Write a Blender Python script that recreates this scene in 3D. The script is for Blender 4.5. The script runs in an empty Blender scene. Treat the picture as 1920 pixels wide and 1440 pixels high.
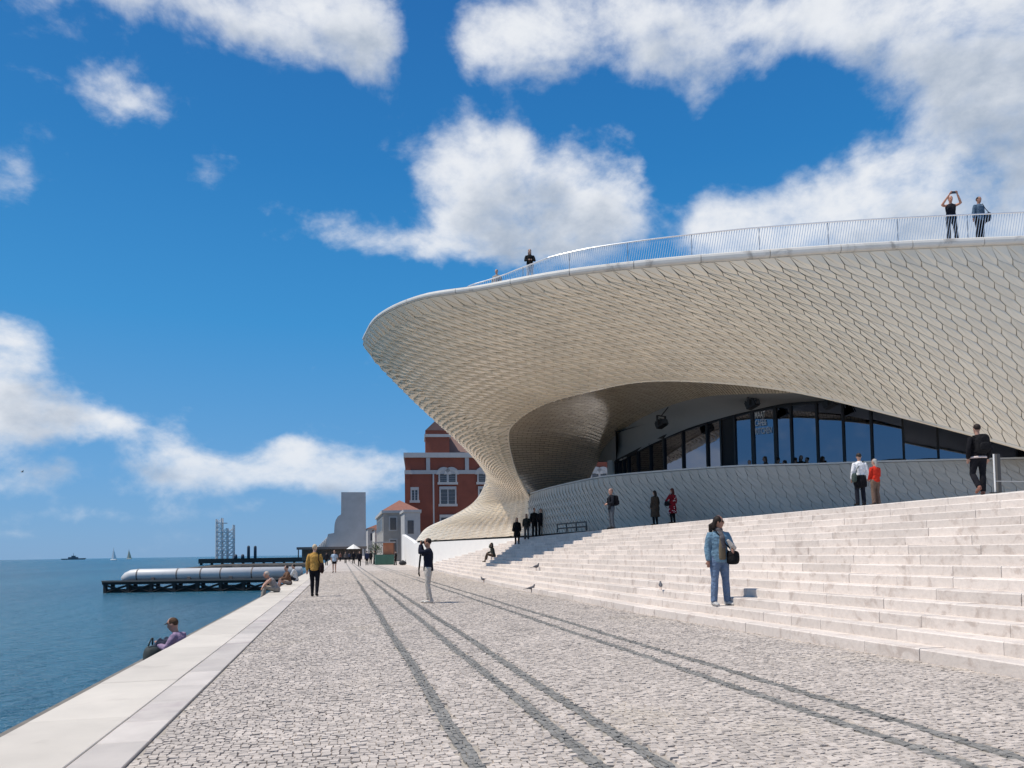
import bpy, bmesh, math, random
import numpy as np
from mathutils import Vector, Matrix

random.seed(7)
rng = np.random.default_rng(7)
R = math.radians
scene = bpy.context.scene
COL = scene.collection

# ------------------------------------------------------------------ camera
FPX = 1450.0            # focal length in pixels of the 1920 x 1440 photograph
PPX, PPY = 960.0, 958.6
EYE = Vector((0.0, 0.0, 1.35))
YAW, PITCH, ROLL = R(12.53), R(3.0), R(0.89)
Fw = Vector((math.sin(YAW) * math.cos(PITCH), math.cos(YAW) * math.cos(PITCH), math.sin(PITCH)))
Rt = Vector((math.cos(YAW), -math.sin(YAW), 0.0))
Up = Rt.cross(Fw)
Rr = Rt * math.cos(ROLL) - Up * math.sin(ROLL)
Ur = Up * math.cos(ROLL) + Rt * math.sin(ROLL)
cam_data = bpy.data.cameras.new('camera')
cam = bpy.data.objects.new('camera', cam_data)
COL.objects.link(cam)
cam.matrix_world = Matrix(((Rr.x, Ur.x, -Fw.x, EYE.x), (Rr.y, Ur.y, -Fw.y, EYE.y),
                           (Rr.z, Ur.z, -Fw.z, EYE.z), (0, 0, 0, 1)))
cam_data.sensor_width = 36.0
cam_data.lens = FPX / 1920.0 * 36.0
cam_data.shift_y = (PPY - 720.0) / 1920.0
cam_data.clip_start = 0.1
cam_data.clip_end = 30000.0
scene.camera = cam


def ray(px, py):
    return Fw + Rr * ((px - PPX) / FPX) + Ur * ((PPY - py) / FPX)


def at(px, py, d):
    """survey a point of the photograph that stands d metres away"""
    return EYE + ray(px, py) * d


def hor(px):
    return 1049.5 - 0.0155 * px


def plan(px, d):
    p = at(px, hor(px), d)
    return p.x, p.y


def proj(p):
    v = Vector(p) - EYE
    d = v.dot(Fw)
    return PPX + FPX * v.dot(Rr) / d, PPY - FPX * v.dot(Ur) / d, d


# ------------------------------------------------------------------ world, sun, exposure
SUN_EL = R(62.0)
SUN_STRENGTH = 3.5
SKY_STRENGTH = 0.15
scene.view_settings.view_transform = 'Standard'
scene.view_settings.look = 'None'
scene.view_settings.gamma = 1.0
scene.view_settings.exposure = 0.45
scene.view_settings.use_curve_mapping = False
scene.render.engine = 'CYCLES'
scene.cycles.use_denoising = True
scene.cycles.max_bounces = 8
scene.cycles.diffuse_bounces = 4
scene.cycles.caustics_reflective = False
scene.cycles.caustics_refractive = False

world = bpy.data.worlds.new('World')
scene.world = world
world.use_nodes = True
wt = world.node_tree
wt.nodes.clear()


class NB:
    """small helper for wiring shader nodes"""
    def __init__(s, tree):
        s.t = tree

    def n(s, typ, ins=None, **kw):
        nd = s.t.nodes.new(typ)
        for k, v in kw.items():
            setattr(nd, k, v)
        if ins:
            for k, v in ins.items():
                sock = nd.inputs[k]
                if isinstance(v, bpy.types.NodeSocket):
                    s.t.links.new(v, sock)
                else:
                    sock.default_value = v
        return nd

    def m(s, op, a, b=None, c=None, clamp=False):
        nd = s.t.nodes.new('ShaderNodeMath')
        nd.operation = op
        nd.use_clamp = clamp
        for i, v in enumerate((a, b, c)):
            if v is None:
                continue
            if isinstance(v, bpy.types.NodeSocket):
                s.t.links.new(v, nd.inputs[i])
            else:
                nd.inputs[i].default_value = v
        return nd.outputs[0]

    def vm(s, op, a, b=None, c=None):
        nd = s.t.nodes.new('ShaderNodeVectorMath')
        nd.operation = op
        for i, v in enumerate((a, b, c)):
            if v is None:
                continue
            if isinstance(v, bpy.types.NodeSocket):
                s.t.links.new(v, nd.inputs[i])
            else:
                nd.inputs[i].default_value = v
        return nd

    def mix(s, fac, a, b, blend='MIX'):
        nd = s.t.nodes.new('ShaderNodeMix')
        nd.data_type = 'RGBA'
        nd.blend_type = blend
        for i, v in ((0, fac), (6, a), (7, b)):
            if isinstance(v, bpy.types.NodeSocket):
                s.t.links.new(v, nd.inputs[i])
            else:
                nd.inputs[i].default_value = v if i == 0 else ((*v, 1) if len(v) == 3 else v)
        return nd.outputs[2]

    def mr(s, v, a, b, c=0.0, d=1.0, kind='SMOOTHSTEP'):
        nd = s.n('ShaderNodeMapRange', {0: v, 1: a, 2: b, 3: c, 4: d}, interpolation_type=kind)
        return nd.outputs[0]


# cloud field: banks of cloud at their bearing and elevation, broken up by fractal noise
CLOUDS = [  # px, py, half width, half height, weight
    (250, -30, 260, 60, .8), (520, 20, 230, 80, 1.0), (640, 60, 120, 75, 1.0),
    (150, 160, 110, 34, .42), (225, 200, 62, 62, .5), (300, 155, 45, 34, .28),
    (410, 330, 55, 60, .38), (5, 335, 45, 40, .42),
    (950, 340, 170, 120, .95), (880, 430, 310, 62, .75), (1110, 350, 120, 115, .85), (820, 300, 85, 55, .6),
    (1010, 450, 230, 50, .7), (930, 270, 80, 60, .6), (700, 440, 130, 30, .5),
    (1150, 20, 300, 80, .9), (1450, 40, 250, 72, .9), (1750, 50, 260, 115, 1.05), (1920, 120, 160, 100, 1.0),
    (1010, 110, 140, 60, .5), (1250, 140, 110, 45, .5), (930, 60, 120, 60, .5),
    (1500, 400, 240, 90, 1.0), (1800, 320, 250, 130, 1.15), (1350, 400, 90, 60, .6),
    (2100, 260, 300, 200, 1.1),
    (10, 660, 75, 85, .8), (50, 770, 125, 60, .9), (190, 815, 150, 38, .7), (40, 600, 70, 30, .55),
    (375, 785, 75, 28, .62),
    (530, 872, 200, 46, .9), (310, 897, 170, 36, .7), (690, 895, 170, 48, .9), (560, 832, 90, 32, .6),
    (60, 895, 100, 30, .35), (140, 975, 110, 14, .28), (80, 1008, 90, 10, .25), (350, 960, 220, 20, .3),
    (810, 60, 75, 110, -.7), (1480, 225, 250, 70, -.9), (1262, 320, 45, 140, -.8), (400, 640, 260, 130, -.6), (250, 470, 260, 110, -.55), (1080, 190, 150, 40, -.6), (560, 250, 160, 110, -.5), (400, 830, 50, 40, -.35), (330, 740, 160, 60, -.4),
]
grp = bpy.data.node_groups.new('cloud_density', 'ShaderNodeTree')
grp.interface.new_socket('Direction', in_out='INPUT', socket_type='NodeSocketVector')
grp.interface.new_socket('Density', in_out='OUTPUT', socket_type='NodeSocketFloat')
g = NB(grp)
gi = g.n('NodeGroupInput')
go = g.n('NodeGroupOutput')
dirv = gi.outputs[0]
warp = g.n('ShaderNodeTexNoise', {'Vector': dirv, 'Scale': 8.0, 'Detail': 5.0})
wv = g.vm('MULTIPLY_ADD', g.vm('SUBTRACT', warp.outputs['Color'], (.5, .5, .5)).outputs[0], (.10, .10, .08), dirv).outputs[0]
sep = g.n('ShaderNodeSeparateXYZ', {0: wv})
az = g.m('ARCTAN2', sep.outputs[0], sep.outputs[1])
el = g.m('ARCSINE', sep.outputs[2])
uv = g.n('ShaderNodeCombineXYZ', {0: az, 1: el, 2: 0.0}).outputs[0]
acc = None
for (px, py, sx, sy, w) in CLOUDS:
    v = ray(px, py).normalized()
    a0, e0 = math.atan2(v.x, v.y), math.asin(v.z)
    ix, iy = FPX / (sx * 1.25) * 1.05, FPX / (sy * 1.25) * 1.1
    L = g.vm('LENGTH', g.vm('MULTIPLY_ADD', uv, (ix, iy, 0), (-a0 * ix, -e0 * iy, 0)).outputs[0]).outputs['Value']
    b = g.mr(L, 1.25, 0.0, 0.0, w)
    acc = b if acc is None else g.m('ADD', acc, b)
acc = g.m('MINIMUM', acc, 1.15)
# elsewhere the same broken fair-weather cloud goes on
v0 = ray(960, 560).normalized()
out = g.mr(g.m('ARCCOSINE', g.vm('DOT_PRODUCT', dirv, tuple(v0)).outputs['Value']), 0.62, 0.85)
cov = g.n('ShaderNodeTexNoise', {'Vector': g.vm('MULTIPLY', dirv, (1, 1, 1.8)).outputs[0], 'Scale': 3.2, 'Detail': 2.0})
acc = g.m('ADD', acc, g.m('MULTIPLY', out, g.mr(cov.outputs['Fac'], .45, .68, 0, 1.0)))
st = g.vm('MULTIPLY', dirv, (1.0, 1.0, 1.5)).outputs[0]
n1 = g.n('ShaderNodeTexNoise', {'Vector': st, 'Scale': 8.0, 'Detail': 10.0, 'Roughness': 0.6, 'Distortion': 0.35})
n2 = g.n('ShaderNodeTexNoise', {'Vector': st, 'Scale': 30.0, 'Detail': 5.0, 'Roughness': 0.6})
nn = g.m('ADD', g.m('MULTIPLY', g.m('SUBTRACT', n1.outputs['Fac'], .5), 2.3), g.m('MULTIPLY', g.m('SUBTRACT', n2.outputs['Fac'], .5), 1.0))
dn = g.m('ADD', acc, nn)
grp.links.new(dn, go.inputs[0])

w = NB(wt)
tc = w.n('ShaderNodeTexCoord')
sky = w.n('ShaderNodeTexSky', sky_type='NISHITA', sun_disc=False, sun_elevation=SUN_EL, sun_rotation=R(-90),
          altitude=0.0, air_density=1.0, dust_density=0.25, ozone_density=2.5)
zz = w.n('ShaderNodeSeparateXYZ', {0: tc.outputs['Generated']}).outputs[2]
ramp = w.n('ShaderNodeValToRGB', {0: zz})
cr = ramp.color_ramp
K = 1.0 / (SKY_STRENGTH * 2 ** scene.view_settings.exposure)
for pos_, c_ in ((0.0, (.150, .335, .60)), (.10, (.105, .325, .64)), (.28, (.030, .262, .60)), (.45, (.012, .185, .50)), (.62, (.008, .130, .41)), (1.0, (.008, .10, .33))):
    e_ = cr.elements.new(pos_) if pos_ not in (0.0, 1.0) else cr.elements[0 if pos_ == 0.0 else -1]
    e_.color = (*[q * K for q in c_], 1)
skyc = w.mix(.93, sky.outputs[0], ramp.outputs[0])
d1 = w.n('ShaderNodeGroup', node_tree=grp)
wt.links.new(tc.outputs['Generated'], d1.inputs[0])
off = w.vm('ADD', tc.outputs['Generated'], (-0.045, 0.0, 0.06)).outputs[0]
d2 = w.n('ShaderNodeGroup', node_tree=grp)
wt.links.new(w.vm('NORMALIZE', off).outputs[0], d2.inputs[0])
den1 = w.mr(d1.outputs[0], .1, 1.35)
shade = w.mr(w.m('ADD', w.m('MULTIPLY', d2.outputs[0], .75), w.m('MULTIPLY', d1.outputs[0], .35)), .4, 1.75)
cloudc = w.mix(shade, tuple(q * K for q in (.84, .865, .905)), tuple(q * K for q in (.37, .445, .56)))
lowfade = w.mr(zz, 0.0, 0.16, 0.55, 1.0)
mixc = w.mix(w.m('MULTIPLY', w.m('MULTIPLY', den1, .97), lowfade), skyc, cloudc)
bg = w.n('ShaderNodeBackground', {'Color': mixc, 'Strength': SKY_STRENGTH})
wo = w.n('ShaderNodeOutputWorld')
wt.links.new(bg.outputs[0], wo.inputs[0])
world.cycles.sampling_method = 'MANUAL'
world.cycles.sample_map_resolution = 512

sun_data = bpy.data.lights.new('sun', 'SUN')
sun_data.energy = SUN_STRENGTH
sun_data.angle = R(0.53)
sun_data.color = (1.0, 0.94, 0.85)
sun = bpy.data.objects.new('sun', sun_data)
COL.objects.link(sun)
sun.rotation_euler = (0, -(math.pi / 2 - SUN_EL), 0)
sun.location = (-20, 20, 40)

# ------------------------------------------------------------------ helpers
MATS = {}


def mat(name, col, rough=.6, metal=0.0, noise=None, bump=None, rnd=0.0, spec=.5, stain=None, coat=0.0):
    """procedural principled material: noise=(scale, amount), bump=(scale, strength, distance),
    rnd = tint change from piece to piece, stain=(colour, scale, threshold, amount)"""
    if name in MATS:
        return MATS[name]
    m = bpy.data.materials.new(name)
    m.use_nodes = True
    t = m.node_tree
    t.nodes.clear()
    b = NB(t)
    out = b.n('ShaderNodeOutputMaterial')
    p = b.n('ShaderNodeBsdfPrincipled')
    p.inputs['Roughness'].default_value = rough
    p.inputs['Metallic'].default_value = metal
    p.inputs['Specular IOR Level'].default_value = spec
    p.inputs['Coat Weight'].default_value = coat
    p.inputs['Coat Roughness'].default_value = .08
    t.links.new(p.outputs[0], out.inputs[0])
    geo = b.n('ShaderNodeNewGeometry')
    pos = geo.outputs['Position']
    c = None
    base = (*col, 1)
    if noise or rnd or stain:
        rgb = b.n('ShaderNodeRGB')
        rgb.outputs[0].default_value = base
        c = rgb.outputs[0]
    if stain:
        ns = b.n('ShaderNodeTexNoise', {'Vector': pos, 'Scale': stain[1], 'Detail': 6.0, 'Roughness': .65, 'Distortion': .6})
        c = b.mix(b.mr(ns.outputs['Fac'], stain[2], stain[2] + .16, 0, stain[3]), c, stain[0])
    f = None
    if noise:
        nz = b.n('ShaderNodeTexNoise', {'Vector': pos, 'Scale': noise[0], 'Detail': 5.0, 'Roughness': .6})
        f = b.mr(nz.outputs['Fac'], .25, .75, 1 - noise[1], 1 + noise[1], 'LINEAR')
    if rnd:
        oi = b.n('ShaderNodeObjectInfo')
        r1 = b.m('FRACT', b.m('ADD', oi.outputs['Random'], geo.outputs['Random Per Island']))
        fr = b.mr(r1, 0, 1, 1 - rnd, 1 + rnd, 'LINEAR')
        f = fr if f is None else b.m('MULTIPLY', f, fr)
    if f is not None:
        c = b.vm('SCALE', c).outputs[0] if False else b.mix(1.0, c, b.n('ShaderNodeCombineColor', {0: f, 1: f, 2: f}).outputs[0], 'MULTIPLY')
    if c is not None:
        t.links.new(c, p.inputs['Base Color'])
    else:
        p.inputs['Base Color'].default_value = base
    if bump:
        nb = b.n('ShaderNodeTexNoise', {'Vector': pos, 'Scale': bump[0], 'Detail': 4.0, 'Roughness': .6})
        bp = b.n('ShaderNodeBump', {'Strength': bump[1], 'Distance': bump[2], 'Height': nb.outputs['Fac']})
        t.links.new(bp.outputs[0], p.inputs['Normal'])
    MATS[name] = m
    return m


def mesh_obj(name, V, F, m, parent=None, smooth=False, pinv=None, loc=None):
    me = bpy.data.meshes.new(name)
    me.from_pydata([tuple(v) for v in V], [], F)
    if smooth:
        me.shade_smooth()
    me.materials.append(m)
    o = bpy.data.objects.new(name, me)
    COL.objects.link(o)
    if parent is not None:
        put(o, parent)
    if loc is not None:
        o.location = loc
    return o


WLOC = {}


def put(o, parent):
    """parent o whose vertices are in world space"""
    o.parent = parent
    l = WLOC.get(parent.name)
    if l is not None:
        o.matrix_parent_inverse = Matrix.Translation(l).inverted()


def thing(name, label, cat, loc, rotz=0.0, group=None, world_children=True):
    o = bpy.data.objects.new(name, None)
    COL.objects.link(o)
    o.empty_display_size = .2
    o.location = loc
    o.rotation_euler = (0, 0, rotz)
    o['label'] = label
    o['category'] = cat
    if group:
        o['group'] = group
    if world_children:
        WLOC[o.name] = Vector(loc)
    return o


def tag(o, label, cat, group=None):
    o['label'] = label
    o['category'] = cat
    if group:
        o['group'] = group
    return o


def structure(o, label=None):
    o['kind'] = 'structure'
    if label:
        o['label'] = label
    return o


def stuff(o):
    o['kind'] = 'stuff'
    return o


class MB:
    """collects boxes, bars and lofts in one mesh"""
    def __init__(s):
        s.V, s.F = [], []

    def add(s, V, F):
        k = len(s.V)
        s.V += [tuple(v) for v in V]
        s.F += [tuple(i + k for i in f) for f in F]
        return s

    def box(s, x0, x1, y0, y1, z0, z1, rot=None, org=None):
        V = [(x, y, z) for z in (z0, z1) for y in (y0, y1) for x in (x0, x1)]
        if rot is not None:
            V = [tuple(rot @ Vector(v) + (org or Vector())) for v in V]
        return s.add(V, [(0, 2, 3, 1), (4, 5, 7, 6), (0, 1, 5, 4), (2, 6, 7, 3), (0, 4, 6, 2), (1, 3, 7, 5)])

    def bar(s, a, b, r, n=6, r2=None):
        return s.loft([a, b], [(r, r), (r2 or r, r2 or r)], n, bulge=0)

    def loft(s, pts, rad, n=10, hint=(1, 0, 0), bulge=.5):
        pts = [Vector(p) for p in pts]
        rad = [(q, q) if not isinstance(q, tuple) else q for q in rad]
        k0 = len(s.V)
        hint = Vector(hint)
        V, F = [], []
        for i, p in enumerate(pts):
            tg = (pts[min(i + 1, len(pts) - 1)] - pts[max(i - 1, 0)])
            tg = tg.normalized() if tg.length > 1e-9 else Vector((0, 0, 1))
            h = hint if abs(tg.dot(hint.normalized())) < .93 else Vector((0, 1, .1))
            ax = (h - tg * tg.dot(h)).normalized()
            ay = tg.cross(ax)
            for j in range(n):
                a = 2 * math.pi * j / n
                V.append(p + ax * (rad[i][0] * math.cos(a)) + ay * (rad[i][1] * math.sin(a)))
        for i in range(len(pts) - 1):
            for j in range(n):
                F.append((i * n + j, i * n + (j + 1) % n, (i + 1) * n + (j + 1) % n, (i + 1) * n + j))
        t0 = (pts[0] - pts[1]).normalized()
        t1 = (pts[-1] - pts[-2]).normalized()
        V.append(pts[0] + t0 * bulge * min(rad[0]))
        V.append(pts[-1] + t1 * bulge * min(rad[-1]))
        a, b = len(V) - 2, len(V) - 1
        m = (len(pts) - 1) * n
        for j in range(n):
            F.append((a, (j + 1) % n, j))
            F.append((b, m + j, m + (j + 1) % n))
        return s.add(V, F)

    def ball(s, c, rx, ry, rz, n=10, m=7, rot=None):
        c = Vector(c)
        V, F = [], []
        for i in range(1, m):
            ph = math.pi * i / m
            for j in range(n):
                a = 2 * math.pi * j / n
                v = Vector((rx * math.sin(ph) * math.cos(a), ry * math.sin(ph) * math.sin(a), -rz * math.cos(ph)))
                V.append(c + (rot @ v if rot is not None else v))
        for i in range(m - 2):
            for j in range(n):
                F.append((i * n + j, i * n + (j + 1) % n, (i + 1) * n + (j + 1) % n, (i + 1) * n + j))
        lo = Vector((0, 0, -rz)); hi = Vector((0, 0, rz))
        V += [c + (rot @ lo if rot is not None else lo), c + (rot @ hi if rot is not None else hi)]
        a, b = len(V) - 2, len(V) - 1
        for j in range(n):
            F.append((a, (j + 1) % n, j))
            F.append((b, (m - 2) * n + j, (m - 2) * n + (j + 1) % n))
        return s.add(V, F)

    def build(s, name, m, parent=None, smooth=False):
        return mesh_obj(name, s.V, s.F, m, parent, smooth)


def remeshed(mb, name, m, vox, parent=None, it=3, fac=.5):
    """grow one continuous skin round overlapping lofts"""
    me = bpy.data.meshes.new('t')
    me.from_pydata(mb.V, [], mb.F)
    o = bpy.data.objects.new('t', me)
    COL.objects.link(o)
    md = o.modifiers.new('r', 'REMESH')
    md.mode = 'VOXEL'
    md.voxel_size = vox
    if it:
        sm = o.modifiers.new('s', 'SMOOTH')
        sm.iterations = it
        sm.factor = fac
    dg = bpy.context.evaluated_depsgraph_get()
    me2 = bpy.data.meshes.new_from_object(o.evaluated_get(dg))
    bpy.data.objects.remove(o)
    bpy.data.meshes.remove(me)
    me2.name = name
    me2.shade_smooth()
    me2.materials.clear()
    me2.materials.append(m)
    o2 = bpy.data.objects.new(name, me2)
    COL.objects.link(o2)
    if parent is not None:
        o2.parent = parent
    return o2


def crom(pts, x):
    """Catmull-Rom through rows of pts at float positions x"""
    P = np.asarray(pts, float)
    x = np.clip(np.asarray(x, float), 0, len(P) - 1 - 1e-9)
    i = np.floor(x).astype(int)
    f = (x - i)[..., None]
    g_ = lambda j: np.where((j < 0)[..., None], 2 * P[0] - P[1], np.where((j >= len(P))[..., None], 2 * P[-1] - P[-2], P[np.clip(j, 0, len(P) - 1)]))
    p0, p1, p2, p3 = g_(i - 1), P[i], P[np.minimum(i + 1, len(P) - 1)], g_(i + 2)
    return .5 * ((2 * p1) + (-p0 + p2) * f + (2 * p0 - 5 * p1 + 4 * p2 - p3) * f ** 2 + (-p0 + 3 * p1 - 3 * p2 + p3) * f ** 3)


def scr_area(V):
    q = [proj(v) for v in V]
    if any(c[2] < .5 for c in q):
        return 0
    xs = [c[0] for c in q]; ys = [c[1] for c in q]
    if max(xs) < 0 or min(xs) > 1920 or max(ys) < 0 or min(ys) > 1440:
        return 0
    return (max(xs) - min(xs)) * (max(ys) - min(ys))


def pieces(lst, name, many, m, parent, smooth=False, limit=300):
    """the largest in the picture as single pieces, the rest as one mesh"""
    sc = sorted(range(len(lst)), key=lambda i: -scr_area(lst[i][0]))
    for i in sc[:limit]:
        V, F = lst[i]
        c = Vector(np.mean(np.asarray(V), axis=0))
        o = mesh_obj(name, [Vector(v) - c for v in V], F, m, None, smooth)
        o.location = c
        put(o, parent)
    rest = MB()
    for i in sc[limit:]:
        rest.add(*lst[i])
    if rest.V:
        return stuff(rest.build(many, m, parent, smooth))

# ------------------------------------------------------------------ ground, river, promenade
M_PROM = mat('limestone_paving', (.46, .405, .36), .8, noise=(11.0, .3), bump=(26, .9, .03), stain=((.33, .31, .29), 1.3, .5, .5))
M_COB = mat('limestone_cobble', (.455, .40, .355), .8, noise=(1.1, .13), bump=(60, .45, .01), rnd=.17, stain=((.42, .36, .28), .55, .55, .4))
M_BED = mat('sand_joint', (.33, .295, .255), .95, noise=(30, .2))
M_DARK = mat('basalt_sett', (.20, .192, .178), .75, noise=(3, .18), bump=(50, .5, .01), rnd=.14)
M_SLAB = mat('cream_quay_stone', (.55, .50, .435), .65, noise=(1.6, .09), bump=(40, .15, .004), rnd=.07, stain=((.40, .35, .30), 1.1, .56, .5))
M_SLAB2 = mat('pink_quay_stone', (.50, .45, .405), .6, noise=(2.0, .13), bump=(40, .2, .004), rnd=.13, stain=((.36, .30, .29), .8, .52, .6))
M_LEDGE = mat('wet_quay_stone', (.17, .15, .125), .7, noise=(3, .3), bump=(12, .6, .03))
M_STEP = mat('lioz_step_stone', (.635, .565, .51), .6, noise=(16.0, .09), bump=(30, .45, .008), rnd=.10, stain=((.38, .305, .26), 4.0, .51, .55))
M_TERR = mat('terrace_stone', (.58, .54, .50), .7, noise=(2, .08), bump=(20, .2, .01))

YS = [-10, 6.4, 15, 22, 30, 44, 65, 80, 120]
XS = [7.1, 6.65, 6.2, 6.15, 6.15, 6.5, 7.3, 7.5, 7.8]


def X0(y):
    return float(np.interp(y, YS, XS))


TREAD, RISE, NST = .36, .15, 15


def ground(x, y):
    d = x - X0(y)
    if d <= 0:
        return 0.0
    k = int(d / TREAD) + 1
    if k < NST:
        return RISE * k
    e = d - TREAD * (NST - 1)
    return RISE * NST + min(.5, .085 * max(0, e - .4))


land = MB()
land.add([(-2.45, -40, -.02), (3000, -40, -.02), (3000, 1400, -.02), (-2.45, 1400, -.02),
          (-2.45, -40, -5), (-2.45, 1400, -5)], [(0, 1, 2, 3), (0, 3, 5, 4)])
promenade = structure(land.build('promenade', M_PROM))

# water: long swell and ripples in the relief of the material
wm = bpy.data.materials.new('river_water')
wm.use_nodes = True
t = wm.node_tree
t.nodes.clear()
b = NB(t)
wo_ = b.n('ShaderNodeOutputMaterial')
pos = b.n('ShaderNodeNewGeometry').outputs['Position']
pw = b.n('ShaderNodeBsdfPrincipled', {'Roughness': .22, 'IOR': 1.33})
big = b.n('ShaderNodeTexNoise', {'Vector': b.vm('MULTIPLY', pos, (.05, .012, 0)).outputs[0], 'Scale': 1.0, 'Detail': 4.0})
t.links.new(b.mix(b.mr(big.outputs['Fac'], .3, .7), (.008, .075, .135), (.018, .12, .19)), pw.inputs['Base Color'])
h1 = b.n('ShaderNodeTexNoise', {'Vector': b.vm('MULTIPLY', pos, (1.0, 1.9, 0)).outputs[0], 'Scale': .9, 'Detail': 5.0, 'Roughness': .62})
h2 = b.n('ShaderNodeTexNoise', {'Vector': b.vm('MULTIPLY', pos, (.18, .07, 0)).outputs[0], 'Scale': 1.0, 'Detail': 3.0})
hh = b.m('ADD', h1.outputs['Fac'], b.m('MULTIPLY', h2.outputs['Fac'], 1.4))
t.links.new(b.n('ShaderNodeBump', {'Strength': 1.0, 'Distance': .8, 'Height': hh}).outputs[0], pw.inputs['Normal'])
t.links.new(pw.outputs[0], wo_.inputs[0])
river = structure(mesh_obj('river', [(-15000, -300, -2.3), (-2.44, -300, -2.3), (-2.44, 1399, -2.3), (15000, 1401, -2.3), (15000, 20000, -2.3), (-15000, 20000, -2.3)],
                           [(0, 1, 2, 3, 4, 5)], wm))

# cobbles
STRIPS = [.84, 1.58, 1.965, 3.77, 4.2]


def strip_x(i, y):
    return STRIPS[i] + .010 * math.sin(y * .8 + i * 2.1) + .004 * math.sin(y * 2.7 + i)


def cobble(cx, cy, w_, l_, h):
    a = random.uniform(-.18, .18)
    ca, sa = math.cos(a), math.sin(a)
    V = []
    for (k, z) in ((1.0, -.014), (.88, h)):
        for (u, v) in ((-1, -1), (1, -1), (1, 1), (-1, 1)):
            x = u * w_ / 2 * k + random.uniform(-.005, .005)
            y = v * l_ / 2 * k + random.uniform(-.005, .005)
            V.append((cx + x * ca - y * sa, cy + x * sa + y * ca, z + (random.uniform(-.0035, .0035) if k < 1 else 0)))
    return V, [(4, 5, 6, 7), (0, 1, 5, 4), (1, 2, 6, 5), (2, 3, 7, 6), (3, 0, 4, 7)]


cob, dark = [], []
y = 3.3
while y < 64:
    l_ = .057 if y < 24 else (.1 if y < 42 else .15)
    fs = 1.0 if y < 24 else (1.6 if y < 42 else 2.2)
    x = -1.37 + .03 + random.uniform(-.02, .02)
    xe = X0(y)
    while x < xe - .02:
        w_ = random.uniform(.05, .074) * fs
        ok = all(abs(x + w_ / 2 - strip_x(i, y)) > .078 for i in range(5))
        if ok:
            q = proj((x, y, 0))
            if -60 < q[0] < 1980 and q[1] < 1480:
                cob.append(cobble(x + w_ / 2, y + random.uniform(-.012, .012) + .02 * math.sin(x * 2.1), w_ * .96, l_ * .95, random.uniform(-.003, .0035)))
        x += w_
    y += l_
bed = structure(mesh_obj('cobble_bed', [(-1.37, 3, -.014), (7.2, 3, -.014), (6.6, 8, -.014), (6.3, 20, -.014), (6.55, 44, -.014), (7.25, 64.05, -.014), (-1.37, 64.05, -.014)], [(0, 1, 2, 3, 4, 5, 6)], M_BED))
put(bed, promenade)
bed['kind'] = 'stuff'
pieces(cob, 'cobblestone', 'cobblestones', M_COB, promenade)
for i in range(5):
    lst = []
    y = 3.3
    while y < 40:
        l_ = random.uniform(.055, .085)
        sx = strip_x(i, y)
        for o_ in (-.036, .0, .036):
            lst.append(cobble(sx + o_ + random.uniform(-.006, .006), y, 
                              .037, l_ * .96, random.uniform(-.004, .004)))
        y += l_
    far = MB()
    far.add([(STRIPS[i] - .055, 40, -.006), (STRIPS[i] + .055, 40, -.006), (STRIPS[i] + .055, 160, -.006), (STRIPS[i] - .055, 160, -.006)], [(0, 1, 2, 3)])
    so = structure(far.build('paving_strip', M_DARK))
    pieces(lst, 'dark_cobblestone', 'dark_cobblestones', M_DARK, so, limit=50)
structure(mesh_obj('paving_strip', [(-1.3, 72, -.004), (7.2, 72, -.004), (7.2, 72.25, -.004), (-1.3, 72.25, -.004)], [(0, 1, 2, 3)], M_DARK))

# quay edge of long slabs, ledge below it
qb = MB()
qb.box(-3.78, -2.40, -5, 420, -5, -.62)
qb.box(-2.52, -2.35, -5, 420, -.7, -.12)
quay = structure(qb.build('quay_edge', M_LEDGE))


def slab(x0, x1, y0, y1, z0, z1, b_=.012):
    V = [(x0, y0, z0), (x1, y0, z0), (x1, y1, z0), (x0, y1, z0), (x0, y0, z1 - b_), (x1, y0, z1 - b_), (x1, y1, z1 - b_), (x0, y1, z1 - b_),
         (x0 + b_, y0 + b_, z1), (x1 - b_, y0 + b_, z1), (x1 - b_, y1 - b_, z1), (x0 + b_, y1 - b_, z1)]
    F = [(8, 9, 10, 11)] + [(i, (i + 1) % 4, 4 + (i + 1) % 4, 4 + i) for i in range(4)] + [(4 + i, 4 + (i + 1) % 4, 8 + (i + 1) % 4, 8 + i) for i in range(4)]
    return V, F


outer, inner = [], []
y = 2.0
while y < 120:
    l_ = random.uniform(1.5, 2.1)
    outer.append(slab(-2.52 + random.uniform(-.004, .004), -1.742, y, y + l_ - .013, -.14, .012 + random.uniform(-.003, .003), .006))
    y += l_
y = 1.4
while y < 120:
    l_ = random.uniform(.7, 1.25)
    inner.append(slab(-1.736, -1.375, y, y + l_ - .011, -.14, .009 + random.uniform(-.002, .002), .005))
    y += l_
pieces(outer, 'slab', 'slabs', M_SLAB, quay)
pieces(inner, 'slab', 'slabs', M_SLAB2, quay)
quay_far = structure(mesh_obj('quay_coping', [(-2.5, 120, .01), (-1.375, 120, .01), (-1.375, 420, .01), (-2.5, 420, .01)], [(0, 1, 2, 3)], M_SLAB))

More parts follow.
